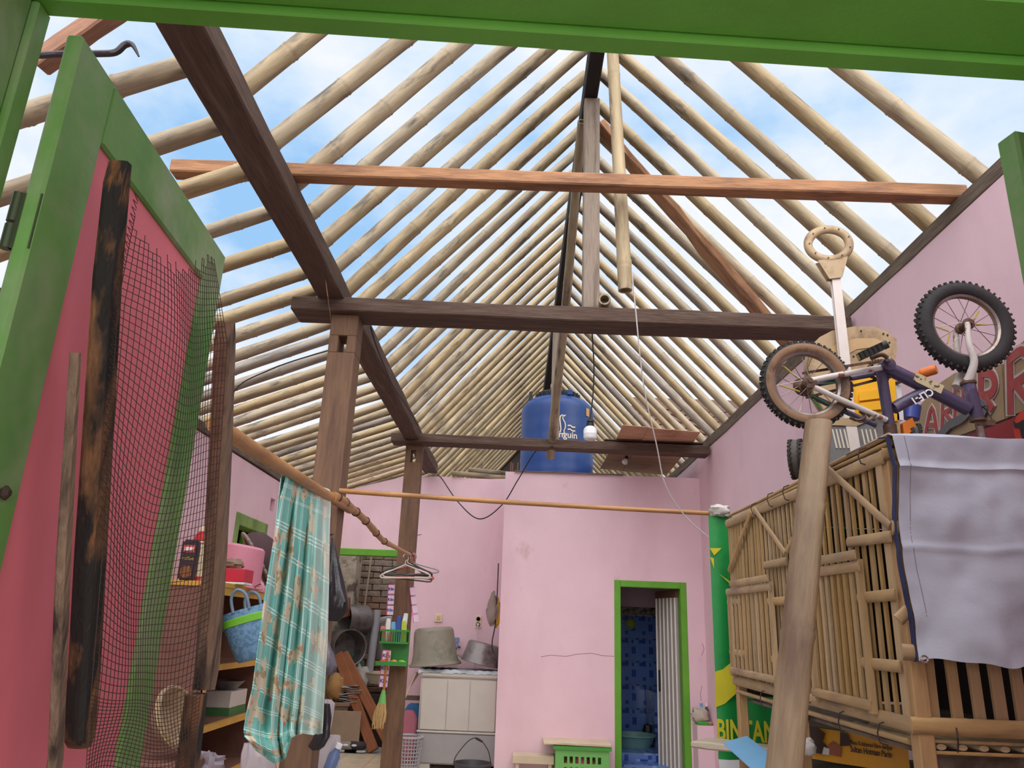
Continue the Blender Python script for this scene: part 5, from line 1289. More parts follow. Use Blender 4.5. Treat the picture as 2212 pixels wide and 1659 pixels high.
b = thing('bottle', 'dark slim bottle standing on the wall ledge', 'bottle', (1.79, 7.63, lz)); MB().lathe([(0, 0), (.018, 0), (.018, .12), (.009, .15), (0, .15)], 12).build('body', mat('dark_plastic', (70, 62, 66), .4), b, T(1.79, 7.63, lz), smooth=40); MB().lathe([(.011, .15), (.011, .18), (0, .18)], 12).build('cap', WBULB, b, T(1.79, 7.63, lz))
# inside the bathroom
p = onY(1372, 1628, 8.7); tz = .2
tag(MB().lathe([(0, 0), (.17, 0), (.215, .10), (.235, .105), (.235, .115), (.21, .115), (.165, .012), (0, .012)], 32).build('wash_basin', mat('pale_teal_plastic', (122, 166, 160), .4, .06), None, T(p.x, 8.75, tz), smooth=40), 'pale teal plastic basin on the bathroom floor', 'basin')
br_ = thing('toilet_brush', 'green handled toilet brush leaning in the bathroom', 'brush', (1.42, 9.0, tz))
MB().tube([onY(1409, 1533, 9.05), onY(1403, 1597, 9.0)], .012, 8).build('handle', BSK, br_); MB().blob((0, 0, 0), .06, .05, .09, amp=.2).build('bristles', BLACK, br_, T(onY(1400, 1608, 9.0).x, 9.0, tz + .10), smooth=True)
p = onY(1362, 1347, BY - .03); cdl = thing('wall_dial', 'round yellow green dial on the blue tiled bathroom wall', 'dial', p)
MB().lathe([(.055, 0), (.06, .012), (.048, .016), (.04, .006), (0, .006)], 28, T(p) @ Rm(90, 'X')).build('ring', mat('yellow_green_plastic', (140, 156, 40), .4), cdl, smooth=40)
b = thing('bottle', 'red and pink bathroom bottle on the tub corner', 'bottle', (1.62, 8.9, 1.0)); 
p = onY(1428, 1482, 8.9); WM[b.name] = T(p); b.matrix_basis = T(p)
MB().lathe([(0, -.06), (.04, -.06), (.045, .03), (.03, .06), (0, .06)], 14).build('body', mat('red_bottle', (190, 50, 50), .4), b, T(p), smooth=40); MB().lathe([(.02, .06), (.025, .10), (0, .10)], 12).build('cap', PNK, b, T(p))
MB().box(p.x - .10, X_R - .03, 8.75, 9.3, .2, p.z - .06).build('water_tub', BTILE, None); tag(bpy.data.objects['water_tub'], 'dark tiled water tub in the bathroom corner', 'water tub')

structure(MB().box(-1.2, 1.95, 12.95, 13.05, 0, 4.5).build('wall_far', mat('dark_gable_board', (52, 44, 40), .9, .2, 5)))  # plain dark wall closing the gap under the far rafters
# ================================================================ left side: clothes pole, cloth, cabinet, posts
XP, ZP = -.905, 1.875
pol = thing('bamboo_pole', 'long knobbly bamboo clothes pole tied along the two posts', 'pole', (XP, 3.9, ZP))
bamboo('pole', (XP - .03, 2.25, 1.865), (XP, 4.15, 1.885), .026, POLEBAMBOO, pol, inter=.42, seed=51, taper=.85)
pp = [onX(735, 1078, XP), onX(790, 1125, XP), onX(825, 1165, XP), onX(850, 1180, XP), onX(888, 1200, XP - .04)]
pp = spline([V((XP, 3.7, 1.882))] + pp, 5); n_ = len(pp)
MB().tube([p - pp[0] for p in pp], [.024 - .010 * i / n_ + (.003 if i % 6 == 0 else 0) for i in range(n_)], 10).build('pole', POLEBAMBOO, pol, T(pp[0]), smooth=True)
for i in (4, 6, 8, 10, 13, 16): MB().torus(.026 - .008 * i / n_, .003, 14, 6, frame(pp[i], pp[i + 1]) @ Rm(90, 'Y')).build('wire_wrap', WIREM, pol)
# printed cloth thrown over the pole
def cloth_material():
    m = bpy.data.materials.new('printed_teal_cloth'); m.use_nodes = True; n = m.node_tree.nodes; l = m.node_tree.links; bs = n['Principled BSDF']; bs.inputs['Roughness'].default_value = .85
    uv = n.new('ShaderNodeUVMap'); sp = n.new('ShaderNodeSeparateXYZ'); l.new(uv.outputs[0], sp.inputs[0])
    def math_(op, a, b=None, c=None):
        q = n.new('ShaderNodeMath'); q.operation = op
        for i, v in enumerate((a, b, c)):
            if v is None: continue
            if isinstance(v, (int, float)): q.inputs[i].default_value = v
            else: l.new(v, q.inputs[i])
        return q.outputs[0]
    def stripes(ax, period, lines, w):
        f = math_('FRACT', math_('DIVIDE', ax, period)); out = None
        for c in lines:
            g = math_('LESS_THAN', math_('ABSOLUTE', math_('SUBTRACT', f, c)), w); out = g if out is None else math_('MAXIMUM', out, g)
        return out
    u, v = sp.outputs[0], sp.outputs[1]
    su = stripes(u, .26, (.10, .15, .20, .62), .011); sv = stripes(v, .24, (.30, .36, .42, .80, .86), .012)
    st = math_('MAXIMUM', su, sv)
    def noise(sc, det=2, off=0.):
        mp = n.new('ShaderNodeMapping'); mp.inputs['Location'].default_value = (off, off, 0); t = n.new('ShaderNodeTexNoise'); t.inputs['Scale'].default_value = sc; t.inputs['Detail'].default_value = det
        l.new(uv.outputs[0], mp.inputs[0]); l.new(mp.outputs[0], t.inputs['Vector']); return t.outputs['Fac']
    def mix(fac, a, b):
        q = n.new('ShaderNodeMixRGB')
        if isinstance(fac, float): q.inputs[0].default_value = fac
        else: l.new(fac, q.inputs[0])
        for i, cc in ((1, a), (2, b)):
            if isinstance(cc, tuple): q.inputs[i].default_value = (*srgb(cc), 1)
            else: l.new(cc, q.inputs[i])
        return q.outputs[0]
    col = mix(noise(3), (96, 168, 156), (128, 190, 180))
    col = mix(math_('MULTIPLY', st, .75), col, (226, 236, 228))
    blob = math_('GREATER_THAN', noise(6.5, 3, 4.), .545); bl2 = math_('GREATER_THAN', noise(14, 3, 9.), .56); bl3 = math_('GREATER_THAN', noise(17, 2, 15.), .70)
    mot = mix(bl2, (206, 188, 160), (168, 134, 92))
    col = mix(math_('MULTIPLY', blob, .9), col, mot); col = mix(math_('MULTIPLY', bl3, .85), col, (206, 92, 104))
    fade = n.new('ShaderNodeMapRange'); fade.inputs['From Min'].default_value = .50; fade.inputs['From Max'].default_value = .95; fade.inputs['To Max'].default_value = .62
    l.new(u, fade.inputs['Value']); col = mix(fade.outputs[0], col, (212, 212, 206))
    l.new(col, bs.inputs['Base Color'])
    return m
CLOTH = cloth_material()
Lp = [(617, 1028), (606, 1075), (590, 1180), (572, 1290), (556, 1400), (544, 1490), (524, 1570), (530, 1600)]
Rp = [(714, 1062), (713, 1120), (711, 1250), (708, 1380), (702, 1480), (698, 1560), (696, 1582), (690, 1592)]
Bx = [(530, 1590), (560, 1625), (600, 1648), (622, 1640), (634, 1592), (655, 1583), (680, 1588), (698, 1580)]
def cl_pt(s, t):
    a = interp(Lp, t); c_ = interp(Rp, t); q = a.lerp(c_, s)
    bo = interp(Bx, s); k = max(0., (t - .72) / .28); q = q.lerp(V((q.x * .3 + bo.x * .7, q.y * (1 - k) + bo.y * k)), k)
    y = 2.98 + .70 * s
    f = min(1, t * 4); dep = f * (.042 * math.sin(19 * s + 1.2 * math.sin(3 * t)) + .026 * math.sin(43 * s + 2 * t) + .02 * mnoise.noise(V((s * 14, t * 5, 3.)))) - .09 * math.exp(-((s - .40) / .03) ** 2) * t - .05 * math.exp(-((s - .66) / .02) ** 2) * t + (.014 * math.sin(95 * t + 8 * s) if t > .86 and s < .62 else 0)
    bulge = .14 * math.exp(-((t - .93) / .07) ** 2) * (abs(math.sin(2.6 * math.pi * min(s, .77) / .77 * .77)) if s < .62 else .0)
    return onY(q.x, q.y, y - dep - bulge)
b = MB(); b.grid(cl_pt, 72, 70, thick=.003)
# over the pole and down the far side
def back_pt(s, t):
    p = cl_pt(s, 0.); return V((p.x - .035, p.y + .05 + .03 * t, p.z - .55 * t + .012 * math.sin(20 * s) * t))
cme = b.mesh('printed_cloth', CLOTH, smooth=True)
uvl = cme.uv_layers.new(name='UVMap'); n1 = 71
nv_ = len(cme.vertices) // 2
for lp in cme.loops:
    k = lp.vertex_index % nv_; uvl.data[lp.index].uv = ((k // n1) / 72 * .95, (k % n1) / 70 * 1.5)
cb = MB().grid(back_pt, 30, 20, thick=.003)
ck = thing('printed_cloth', 'faded teal printed cloth hanging over the bamboo clothes pole', 'cloth', (XP, 3.3, .6))
place('front_fall', cme, ck)
bme = cb.mesh('back_fall', CLOTH, smooth=True); uvb = bme.uv_layers.new(name='UVMap'); nv2 = len(bme.vertices) // 2
for lp in bme.loops:
    k = lp.vertex_index % nv2; uvb.data[lp.index].uv = ((k // 21) / 30 * .95 + .3, (k % 21) / 20 * .9)
place('back_fall', bme, ck)
top_ = MB().grid(lambda s, t: cl_pt(s, 0.).lerp(back_pt(s, 0.), t) + V((0, 0, .016 * math.sin(math.pi * t))), 30, 5, thick=.003).mesh('top_fold', CLOTH, smooth=True); uvt = top_.uv_layers.new(name='UVMap'); nv3 = len(top_.vertices) // 2
for lp in top_.loops:
    k = lp.vertex_index % nv3; uvt.data[lp.index].uv = ((k // 6) / 30 * .95, (k % 6) / 5 * .04)
place('top_fold', top_, ck)

# ---------------------------------------------------------------- cabinet against the left wall
CX, CY0, CY1, CZ = -1.80, 4.78, 6.0, 1.515
YTRIM = mat('yellow_ochre_paint', (206, 156, 66), .55, .1, 6, bump=.08); CBRN = mat('brown_cabinet_paint', (132, 92, 78), .6, .1, 4, (1, 1, .3), bump=.06, col2=(112, 76, 64), mask=(.5, .7), mscale=3)
CINN = mat('orange_brown_ply', (150, 92, 52), .6, .12, 4, (1, 1, .3))
cab = thing('cabinet', 'brown open cabinet with ochre edges against the left wall', 'cabinet', ((X_L + CX) / 2, (CY0 + CY1) / 2, 0))
MB().box(X_L + .01, CX, CY0, CY0 + .02, 0, CZ - .03).build('side_panel', CBRN, cab)
MB().box(X_L + .01, CX, CY1 - .02, CY1, 0, CZ - .03).build('side_panel', CBRN, cab)
MB().box(X_L + .01, X_L + .02, CY0, CY1, 0, CZ - .03).build('back_panel', CINN, cab)
MB().box(X_L + .01, CX + .012, CY0 - .012, CY1 + .01, CZ - .03, CZ).build('top', YTRIM, cab, bevel=.003)
for z in (.36, .68, 1.02): MB().box(X_L + .02, CX - .03, CY0 + .02, CY1 - .02, z - .012, z + .012).build('shelf', CBRN, cab); MB().box(CX - .03, CX + .002, CY0 + .02, CY1 - .02, z - .02, z + .014).build('shelf_edge', YTRIM, cab)
for y_ in (CY0 + .0, CY1 - .03): MB().box(CX - .012, CX + .008, y_, y_ + .035, 0, CZ - .03).build('edge_strip', YTRIM, cab)
MB().box(CX - .01, CX + .006, CY0 + .03, CY1 - .03, CZ - .075, CZ - .03).build('edge_strip', YTRIM, cab)
# on the cabinet
def cp(x, y, Y): return onY(x, y, Y)
def lathing(name, label, cat, loc, prof, m, seg=24, M=I4, smooth=45):
    return tag(MB().lathe(prof, seg).build(name, m, None, T(loc) @ M, smooth=smooth), label, cat)
q = cp(404, 1240, 4.86); cf = thing('coffee_packet', 'dark coffee packet standing at the near end of the cabinet', 'packet', (q.x, 4.86, CZ))
MB().prism([(-.05, 0), (.05, 0), (.055, .19), (.05, .25), (-.05, .25), (-.055, .19)], .05, T(q.x, 4.885, CZ) @ Rm(90, 'X')).build('packet', mat('dark_foil', (58, 48, 56), .35, .15, 8), cf, bevel=.012, bseg=2)
MB().box(-.035, .035, -.002, .0, .17, .215).build('label_print', mat('red_white_label', (206, 80, 74), .5), cf, T(q.x, 4.834, CZ), bevel=.001)
MB().box(-.028, .028, -.0025, .0, .182, .203).build('label_print', WBULB, cf, T(q.x, 4.833, CZ))
lettering('coffee', .030, mat('gold_print', (196, 176, 84), .5), cf, T(q.x - .036, 4.832, CZ + .125) @ Rm(90, 'X'))
MB().blob((0, 0, 0), .035, .002, .035, amp=.4, fr=3).build('bean_print', mat('brown_print', (132, 84, 48), .6, .4, 30), cf, T(q.x, 4.832, CZ + .055))
q = cp(432, 1240, 5.02); th = thing('thermos', 'cream thermos flask with red shoulder on the cabinet', 'thermos', (q.x, 5.02, CZ)); Mq = T(q.x, 5.02, CZ)
CRM = mat('cream_enamel', (232, 220, 186), .35, .04); RDP = mat('red_plastic', (196, 44, 48), .4, .06)
MB().lathe([(0, .012), (.068, .012), (.068, .25), (.066, .26)], 28).build('body', CRM, th, Mq, smooth=45); MB().lathe([(0, 0), (.072, 0), (.072, .03), (.068, .035)], 28).build('base', RDP, th, Mq, smooth=45)
MB().lathe([(.068, .255), (.066, .285), (.050, .315), (.045, .32)], 28).build('shoulder', RDP, th, Mq, smooth=45); MB().lathe([(.048, .318), (.048, .345), (.044, .352), (0, .352)], 28).build('lid', CRM, th, Mq, smooth=45)
MB().lathe([(.0695, .235), (.0695, .242)], 28).build('band', RDP, th, Mq); MB().tube(spline([(-.04, -.045, .05), (-.055, -.075, .10), (-.055, -.075, .18), (-.04, -.05, .23)], 4), .009, 8).build('handle', CRM, th, Mq, smooth=True)
q = cp(508, 1242, 5.05); rb = thing('red_box', 'red gift box with a gold animal print on the cabinet edge', 'box', (q.x, 5.08, CZ))
MB().box(-.13, .075, 0, .16, .012, .095).build('body', mat('bright_red_card', (200, 38, 62), .45, .06), rb, T(q.x, 5.02, CZ), bevel=.004); MB().box(-.13, .075, .002, .158, 0, .012).build('base', WBULB, rb, T(q.x, 5.02, CZ))
b = MB(); b.prism([(-.03, .02), (-.02, .02), (-.018, .006), (-.012, .006), (-.010, .018), (.012, .018), (.014, .004), (.02, .004), (.022, .03), (.034, .05), (.028, .05), (.012, .038), (-.016, .042), (-.03, .034)], .002)
b.build('gold_print', mat('gold_foil', (226, 184, 108), .35, .1), rb, T(q.x - .085, 5.018, CZ + .022) @ Rm(90, 'X'))
PKP = mat('pink_bucket_plastic', (212, 136, 154), .45, .06, 5)
q = cp(512, 1232, 5.35); pb_ = thing('pink_bucket', 'pink plastic bucket upside down behind the red box', 'bucket', (q.x, 5.36, CZ)); Mq = T(q.x - .01, 5.36, CZ) @ Rm(8, 'Y')
MB().lathe([(.175, 0), (.185, .01), (.17, .02), (.14, .26), (.12, .275), (0, .278)], 32).build('body', PKP, pb_, Mq, smooth=45); 
MB().tube(spline([(.16, -.06, .02), (.21, -.08, .05), (.235, -.085, .0), (.21, -.085, -.0)], 5), .012, 8, flat=.5).build('handle', PKP, pb_, Mq, smooth=True)
q = cp(552, 1205, 5.78); dc = thing('food_cover', 'dark domed food cover with a scalloped rim behind the bucket', 'food cover', (q.x, 5.78, CZ)); Mq = T(q.x + .02, 5.78, CZ + .19) @ Rm(55, 'Y') @ Rm(-18, 'X')
MB().lathe([(.225, 0), (.22, .06), (.18, .13), (.10, .17), (0, .18)], 32).build('dome', mat('dark_brown_mesh', (74, 50, 52), .8, .15), dc, Mq, smooth=45)
b = MB()
for k in range(32): b.blob((math.cos(k * math.pi / 16) * .23, math.sin(k * math.pi / 16) * .23, .0), .026, .026, .014, 8, 5)
o = b.build('scalloped_rim', mat('grey_lace', (148, 138, 126), .9, .15), dc, Mq, smooth=True); o['kind'] = 'stuff'
q = cp(512, 1215, 5.12); tag(MB().blob((0, 0, 0), .07, .04, .035, amp=.5, fr=3, seed=41).build('pouch', mat('khaki_cloth', (134, 116, 100), .9, .2, 10), None, T(q.x - .02, 5.12, CZ + .128), smooth=True), 'crumpled khaki pouch lying on the red box', 'pouch')
q = cp(562, 1258, 5.3); tag(MB().blob((0, 0, 0), .04, .03, .02, amp=.6, fr=2, seed=44).build('paper_scrap', WCLOTH, None, T(-1.86, 5.62, CZ + .019)), 'crumpled white paper scrap at the far cabinet edge', 'paper')
# inside the cabinet
q = onX(490, 1556, CX - .12); bx = thing('carton', 'white and green carton holding a bowl on the cabinet shelf', 'carton', (CX - .15, q.y, .692)); 
MB().box(-.10, .09, -.16, .16, .05, .15).build('body', WMW, bx, T(CX - .15, q.y, .692), bevel=.003); MB().box(-.101, .091, -.161, .161, 0, .05).build('green_band', mat('green_card', (70, 120, 66), .6), bx, T(CX - .15, q.y, .692))
lathing('bowl', 'glass bowl resting in the white and green carton', 'bowl', (CX - .15, q.y, .843), [(0, 0), (.06, 0), (.11, .06), (.115, .06), (.065, .01), (0, .008)], ALU)
for k, (yy, nm, cc_, lab) in enumerate(((5.0, 'jar', (176, 150, 130), 'glass jar on the middle cabinet shelf'), (5.14, 'figurine', (232, 228, 222), 'white figurine with a green base on the middle shelf'))):
    o = thing(nm, lab, 'jar' if k == 0 else 'figurine', (CX - .12, yy, 1.034))
    MB().lathe([(0, 0), (.04, 0), (.042, .12), (.03, .15), (.03, .17), (0, .17)], 18).build('body', mat(nm + '_stuff', cc_, .3, .06), o, T(CX - .12, yy, 1.034), smooth=45)
    MB().lathe([(.033, .0), (.05, .0), (.05, .025), (.033, .025)] if k else [(.034, .17), (.034, .19), (0, .19)], 18).build('base' if k else 'lid', BSK if k else CBRN, o, T(CX - .12, yy, 1.034), smooth=45)
# blue woven shopping bag hanging at the cabinet front
WOV = mat('blue_woven_strap', (126, 172, 204), .5, .08, 10, bump=.25, bscale=30, col2=(100, 146, 184), mask=(.48, .52), mscale=40)
q = onY(566, 1400, 5.02); wb_ = thing('woven_bag', 'light blue woven bag with a green band beside the cloth', 'bag', q); Mq = T(q.x - .03, 5.02, 1.075) @ Rm(-18, 'Y')
MB().lathe([(0, 0), (.10, 0), (.12, .02), (.165, .24), (.17, .30), (.163, .30), (.155, .24), (.11, .03), (0, .02)], 28, None, sy=.75).build('body', WOV, wb_, Mq, smooth=45)
MB().lathe([(.166, .215), (.172, .255), (.168, .258)], 28, None, sy=.76).build('green_band', mat('lime_band', (126, 206, 60), .5), wb_, Mq, smooth=True)
for sg in (-1, 1): MB().tube(spline([(-.05, sg * .12, .29), (-.045, sg * .125, .38), (0, sg * .13, .42), (.045, sg * .125, .38), (.05, sg * .12, .29)], 5), .010, 8).build('handle', mat('grey_blue_handle', (116, 138, 160), .5), wb_, Mq, smooth=True)
MB().tube(spline([(-.155, -.03, .27), (-.20, -.03, .30), (-.215, -.03, .24), (-.165, -.03, .21)], 5), .012, 8).build('side_loop', mat('grey_blue_handle', (116, 138, 160), .5), wb_, Mq, smooth=True)
# rattan tray on a stool at the far left, behind the mesh
q = onY(352, 1560, 4.25); RAT = mat('woven_rattan', (168, 142, 112), .8, .25, 40, bump=.5, bscale=60)
stl = thing('stool', 'dark low stool carrying the rattan basket by the cabinet', 'stool', (q.x, 4.3, 0)); sz = q.z - .17
MB().box(q.x - .18, q.x + .2, 4.12, 4.5, sz - .04, sz).build('seat', CBRN, stl, bevel=.004)
for xx in (q.x - .16, q.x + .15):
    for yy in (4.15, 4.44): MB().box(xx, xx + .03, yy, yy + .03, 0, sz - .04).build('leg', CBRN, stl)
Mq = T(q.x + .02, 4.3, sz + .165) @ Rm(62, 'Y') @ Rm(10, 'X')
rbk = thing('rattan_basket', 'round woven rattan basket propped on its side behind the mesh', 'basket', M=Mq)
MB().lathe([(0, -.04), (.10, -.04), (.16, .05), (.155, .055), (.095, -.03), (0, -.03)], 32).build('bowl', RAT, rbk, Mq, smooth=45)
MB().torus(.162, .010, 36, 8, T(0, 0, .055)).build('rim', RAT, rbk, Mq, smooth=True); MB().torus(.162, .007, 36, 8, T(0, 0, .04)).build('rim', mat('pale_rattan', (196, 176, 120), .7), rbk, Mq, smooth=True)
q = onY(452, 1648, 4.4); tag(MB().blob((0, 0, 0), .075, .06, .05, amp=.6, fr=3, seed=52).build('rag', mat('grey_lilac_rag', (150, 138, 146), .9, .15, 10), None, T(q.x, 4.4, q.z), smooth=True), 'crumpled grey rag in front of the cabinet base', 'rag')
tag(MB().box(q.x - .14, q.x + .14, 4.3, 4.47, 0, q.z - .045).build('crate', CINN, None, bevel=.004), 'brown crate below the crumpled grey rag', 'crate')

# ---------------------------------------------------------------- bags round the near post
BAGK = mat('black_bin_bag', (34, 30, 34), .3, .2, 6, bump=.3, bscale=10); BAGW = mat('cloudy_plastic_bag', (196, 186, 190), .35, .08, 6, bump=.2, alpha=.72); 
def bag(name, label, px_, Y, m, neck=True, seed=1., wob=.30, parent_cat='bag'):
    """bag hung by its neck; px_ = list of (xleft, xright, y) rows"""
    rows = px_; b = MB(); n = 36; vs = []; fs = []
    for i, (xl, xr, y) in enumerate(rows):
        a, c_ = onY(xl, y, Y), onY(xr, y, Y); mid = (a + c_) / 2; r = (c_.x - a.x) / 2
        for j in range(n):
            th = 2 * math.pi * j / n; k = 1 + wob * mnoise.noise(V((math.cos(th) * 2.6 + seed, math.sin(th) * 2.6, i * .9))) + .05 * math.sin(9 * th + i * .6)
            vs.append((mid.x + r * math.cos(th) * k, mid.y + min(r, .10) * math.sin(th) * k * .8, mid.z))
    for i in range(len(rows) - 1):
        for j in range(n): fs.append((i * n + j, i * n + (j + 1) % n, (i + 1) * n + (j + 1) % n, (i + 1) * n + j))
    fs += [tuple(range(n)), tuple(range((len(rows) - 1) * n, len(rows) * n))]
    return tag(b.add(vs, fs).build(name, m, None, smooth=True), label, parent_cat)
bag('bin_bag', 'black plastic bag hanging from a nail on the near post', [(716, 720, 1162), (714, 724, 1180), (710, 734, 1225), (706, 746, 1270), (703, 752, 1300), (702, 748, 1322), (710, 730, 1342)], 3.86, BAGK, seed=2.)
bag('bin_bag', 'grey plastic bag with a red tie hanging low on the post', [(698, 704, 1368), (694, 712, 1390), (690, 722, 1415), (688, 728, 1438), (690, 722, 1452), (698, 708, 1458)], 3.86, mat('grey_bin_bag', (96, 90, 98), .35, .15, 6, bump=.3), seed=5.)
bag('plastic_bag', 'dark soft bag on the post below the printed cloth', [(688, 712, 1520), (684, 716, 1550), (680, 712, 1590), (668, 700, 1612), (672, 690, 1620)], 3.88, BAGK, seed=8.)
bag('plastic_bag', 'clear plastic bag of bottles slumped beside the post foot', [(712, 734, 1588), (690, 736, 1612), (672, 734, 1632), (664, 738, 1660), (660, 742, 1700), (664, 740, 1725)], 4.35, BAGW, seed=11.)
bag('plastic_bag', 'cloudy plastic bag bulging under the printed cloth', [(530, 572, 1606), (524, 590, 1630), (522, 594, 1660), (520, 596, 1700), (526, 590, 1730)], 3.9, BAGW, seed=14.)
bag('plastic_bag', 'clear rolled plastic sleeve standing beside the near post', [(698, 716, 1511), (693, 722, 1520), (692, 720, 1545), (698, 712, 1590)], 4.3, BAGW, seed=17.)
q = onY(723, 1632, 4.28); bo_ = thing('bottle', 'blue bottle with white cap lying in the clear bag', 'bottle', q); Mq = T(q) @ Rm(20, 'Y')
MB().lathe([(0, -.08), (.028, -.08), (.03, .0), (.014, .03), (.014, .04)], 14).build('body', mat('slate_blue_plastic', (98, 116, 156), .4), bo_, Mq, smooth=45); MB().lathe([(.017, .036), (.017, .06), (0, .06)], 14).build('cap', WBULB, bo_, Mq, smooth=45)

# ---------------------------------------------------------------- far post: hangers, caddy, sachets, broom
HG = ((150, 140, 136), (188, 96, 86), (60, 56, 58), (196, 104, 92), (44, 40, 44), (214, 204, 196), (40, 36, 38), (206, 190, 172))
pe = pp[-1]
for k, cc_ in enumerate(HG):
    m = mat(f'hanger_plastic_{k}', cc_, .45, .08); w = .215 - .010 * (k % 3); h = .085 + .014 * (k % 3)
    yy = pe.y - .02 - .03 * k + .06; a = (k * 37 % 11) - 5
    Mq = T(pe.x + .02 - .006 * k, yy, pe.z - .014) @ Rm(a * 1.6, 'Z') @ Rm(((k * 53) % 9 - 4) * 1.3, 'Y')
    zz = -.05 - .010 * (k % 4)
    lab = ('grey', 'coral', 'dark grey', 'salmon', 'charcoal', 'white', 'black', 'cream')[k]
    hgo = thing('clothes_hanger', f'{lab} plastic clothes hanger in the bunch at the pole end', 'hanger', M=Mq, group='clothes hangers on the pole end')
    MB().tube(spline([(0, 0, zz), (0, 0, zz + .03), (.022, 0, zz + .045), (.016, 0, zz + .082), (-.012, 0, zz + .085), (-.022, 0, zz + .065)], 5), .005, 6).build('hook', m, hgo, Mq, smooth=True)
    MB().tube(spline([(0, 0, zz), (w * .5, 0, zz - h * .42), (w, 0, zz - h * .85), (w * .98, 0, zz - h * 1.1), (w * .5, 0, zz - h * 1.12), (-w * .5, 0, zz - h * 1.12), (-w * .98, 0, zz - h * 1.1), (-w, 0, zz - h * .85), (-w * .5, 0, zz - h * .42), (0, 0, zz)], 4), .0068, 6).build('bar', m, hgo, Mq, smooth=True)
YK = 7.16
GCD = mat('green_caddy_plastic', (54, 136, 54), .4, .06)
ca, cb_ = onY(826, 1358, YK), onY(884, 1366, YK); cw = cb_.x - ca.x; cz0 = onY(850, 1388, YK).z; cz1 = onY(850, 1362, YK).z
kd = thing('wall_caddy', 'green two-tier plastic caddy fixed to the far post', 'caddy', (ca.x + cw / 2, YK, cz0 - .15))
MB().prism([(0, -.19), (cw, -.19), (cw, .10), (cw * .85, .12), (cw * .62, .17), (cw * .38, .17), (cw * .15, .12), (0, .10)], .006, T(ca.x, YK + .055, cz0) @ Rm(90, 'X')).build('back_plate', GCD, kd)
for k in range(13): MB().box(ca.x + cw * k / 12 - .004, ca.x + cw * k / 12 + .004, YK - .06, YK - .052, cz0, cz1).build('bar', GCD, kd)
for zz in (cz0, cz1): MB().box(ca.x - .006, ca.x + cw + .006, YK - .062, YK - .05, zz - .008, zz + .008).build('rim', GCD, kd)
for xx in (ca.x, ca.x + cw):
    MB().box(xx - .005, xx + .005, YK - .06, YK + .05, cz0, cz1).build('side', GCD, kd); MB().box(xx - .004, xx + .004, YK - .08, YK + .05, cz0 - .185, cz0 - .165).build('side', GCD, kd)
MB().box(ca.x, ca.x + cw, YK - .055, YK + .05, cz0 - .004, cz0 + .004).build('tray', GCD, kd); MB().box(ca.x - .02, ca.x + cw + .01, YK - .09, YK + .05, cz0 - .19, cz0 - .182).build('tray', GCD, kd)
MB().box(ca.x - .02, ca.x + cw + .01, YK - .092, YK - .084, cz0 - .19, cz0 - .155).build('rim', GCD, kd)
its = (((222, 120, 110), 'pink tube', .05, .10), ((232, 226, 222), 'white carton', .14, .15), ((206, 96, 90), 'red striped packet', .09, .07), ((122, 178, 216), 'light blue pouch', .30, .13), ((54, 84, 160), 'dark blue tube', .40, .17), ((226, 226, 226), 'silver tube', .46, .19), ((190, 206, 60), 'lime green packet', .54, .14))
for k, (cc_, nm, u, hh) in enumerate(its):
    fx = ca.x + cw * (.08 + .13 * k); yy = YK - .02 + .02 * (k % 2)
    tag(MB().prism([(-.018, 0), (.021, 0), (.023, hh * .9), (.017, hh * 1.3), (-.017, hh * 1.3), (-.023, hh * .9)], .026, T(fx, yy + .011, cz0 + .006) @ Rm((k % 3 - 1) * 6, 'Y') @ Rm(90, 'X')).build('toiletry', mat('toiletry_%d' % k, cc_, .4, .12, 16), None, bevel=.004), f'{nm} standing in the upper tier of the green caddy', 'toiletry')
for k, (cc_, nm, u) in enumerate((((214, 70, 60), 'red soap packet', .18), ((196, 150, 70), 'brown and gold sachet', .52), ((130, 190, 60), 'light green sachet', .84))):
    tag(MB().blob((0, 0, 0), .036, .022, .020, amp=.3, fr=2, seed=60 + k).build('sachet', mat('sachet_%d' % k, cc_, .4, .2, 20), None, T(ca.x + cw * u, YK - .03, cz0 - .16), smooth=True), f'{nm} in the lower tray of the green caddy', 'sachet')
SAC = mat('pink_white_sachet', (232, 206, 222), .4, .06); SACP = mat('magenta_edge', (206, 80, 140), .4); SACB = mat('blue_logo', (40, 58, 150), .4)
def strip(label, pts, Y, w, n, txt=True, name='sachet_strip'):
    o = thing(name, label, 'sachets', onY(*pts[0], Y)); P_ = [onY(*p, Y) for p in pts]
    for k in range(n):
        a = P_[0].lerp(P_[1], k / n); c_ = P_[0].lerp(P_[1], (k + .94) / n); Mq = frame(a, c_, (0, -1, 0)); L = (c_ - a).length
        s_ = MB().box(0, L, -w / 2, w / 2, -.006, .006).build('sachet', SAC, o, Mq, bevel=.003)
        MB().box(L * .0, L * .07, -w / 2, w / 2, -.0065, .007).build('band', SACP, s_, Mq); MB().box(0, L, -w / 2, -w / 2 + .006, -.0065, .007).build('band', SACP, s_, Mq)
        if txt: lettering('Klin', w * .55, SACB, s_, Mq @ T(L * .62, -w * .42, .0075) @ Rm(90, 'Z') , bold=.001)
    return o
strip('strip of pink and white detergent sachets hanging below the caddy', [(836, 1404), (827, 1486)], 7.14, .075, 3)
strip('pink and white detergent sachets tucked above the caddy left corner', [(846, 1262), (842, 1330)], 7.16, .06, 3)
strip('strip of grey and red sachets hanging on the right of the post', [(890, 1268), (899, 1346)], 7.22, .05, 4, False)
bro = thing('broom', 'straw broom with a green collar hanging on the far post', 'broom', onY(826, 1575, 7.1))
a, c_, d_, e_ = onY(838, 1408, 7.09), onY(829, 1490, 7.09), onY(825, 1522, 7.09), onY(818, 1572, 7.09)
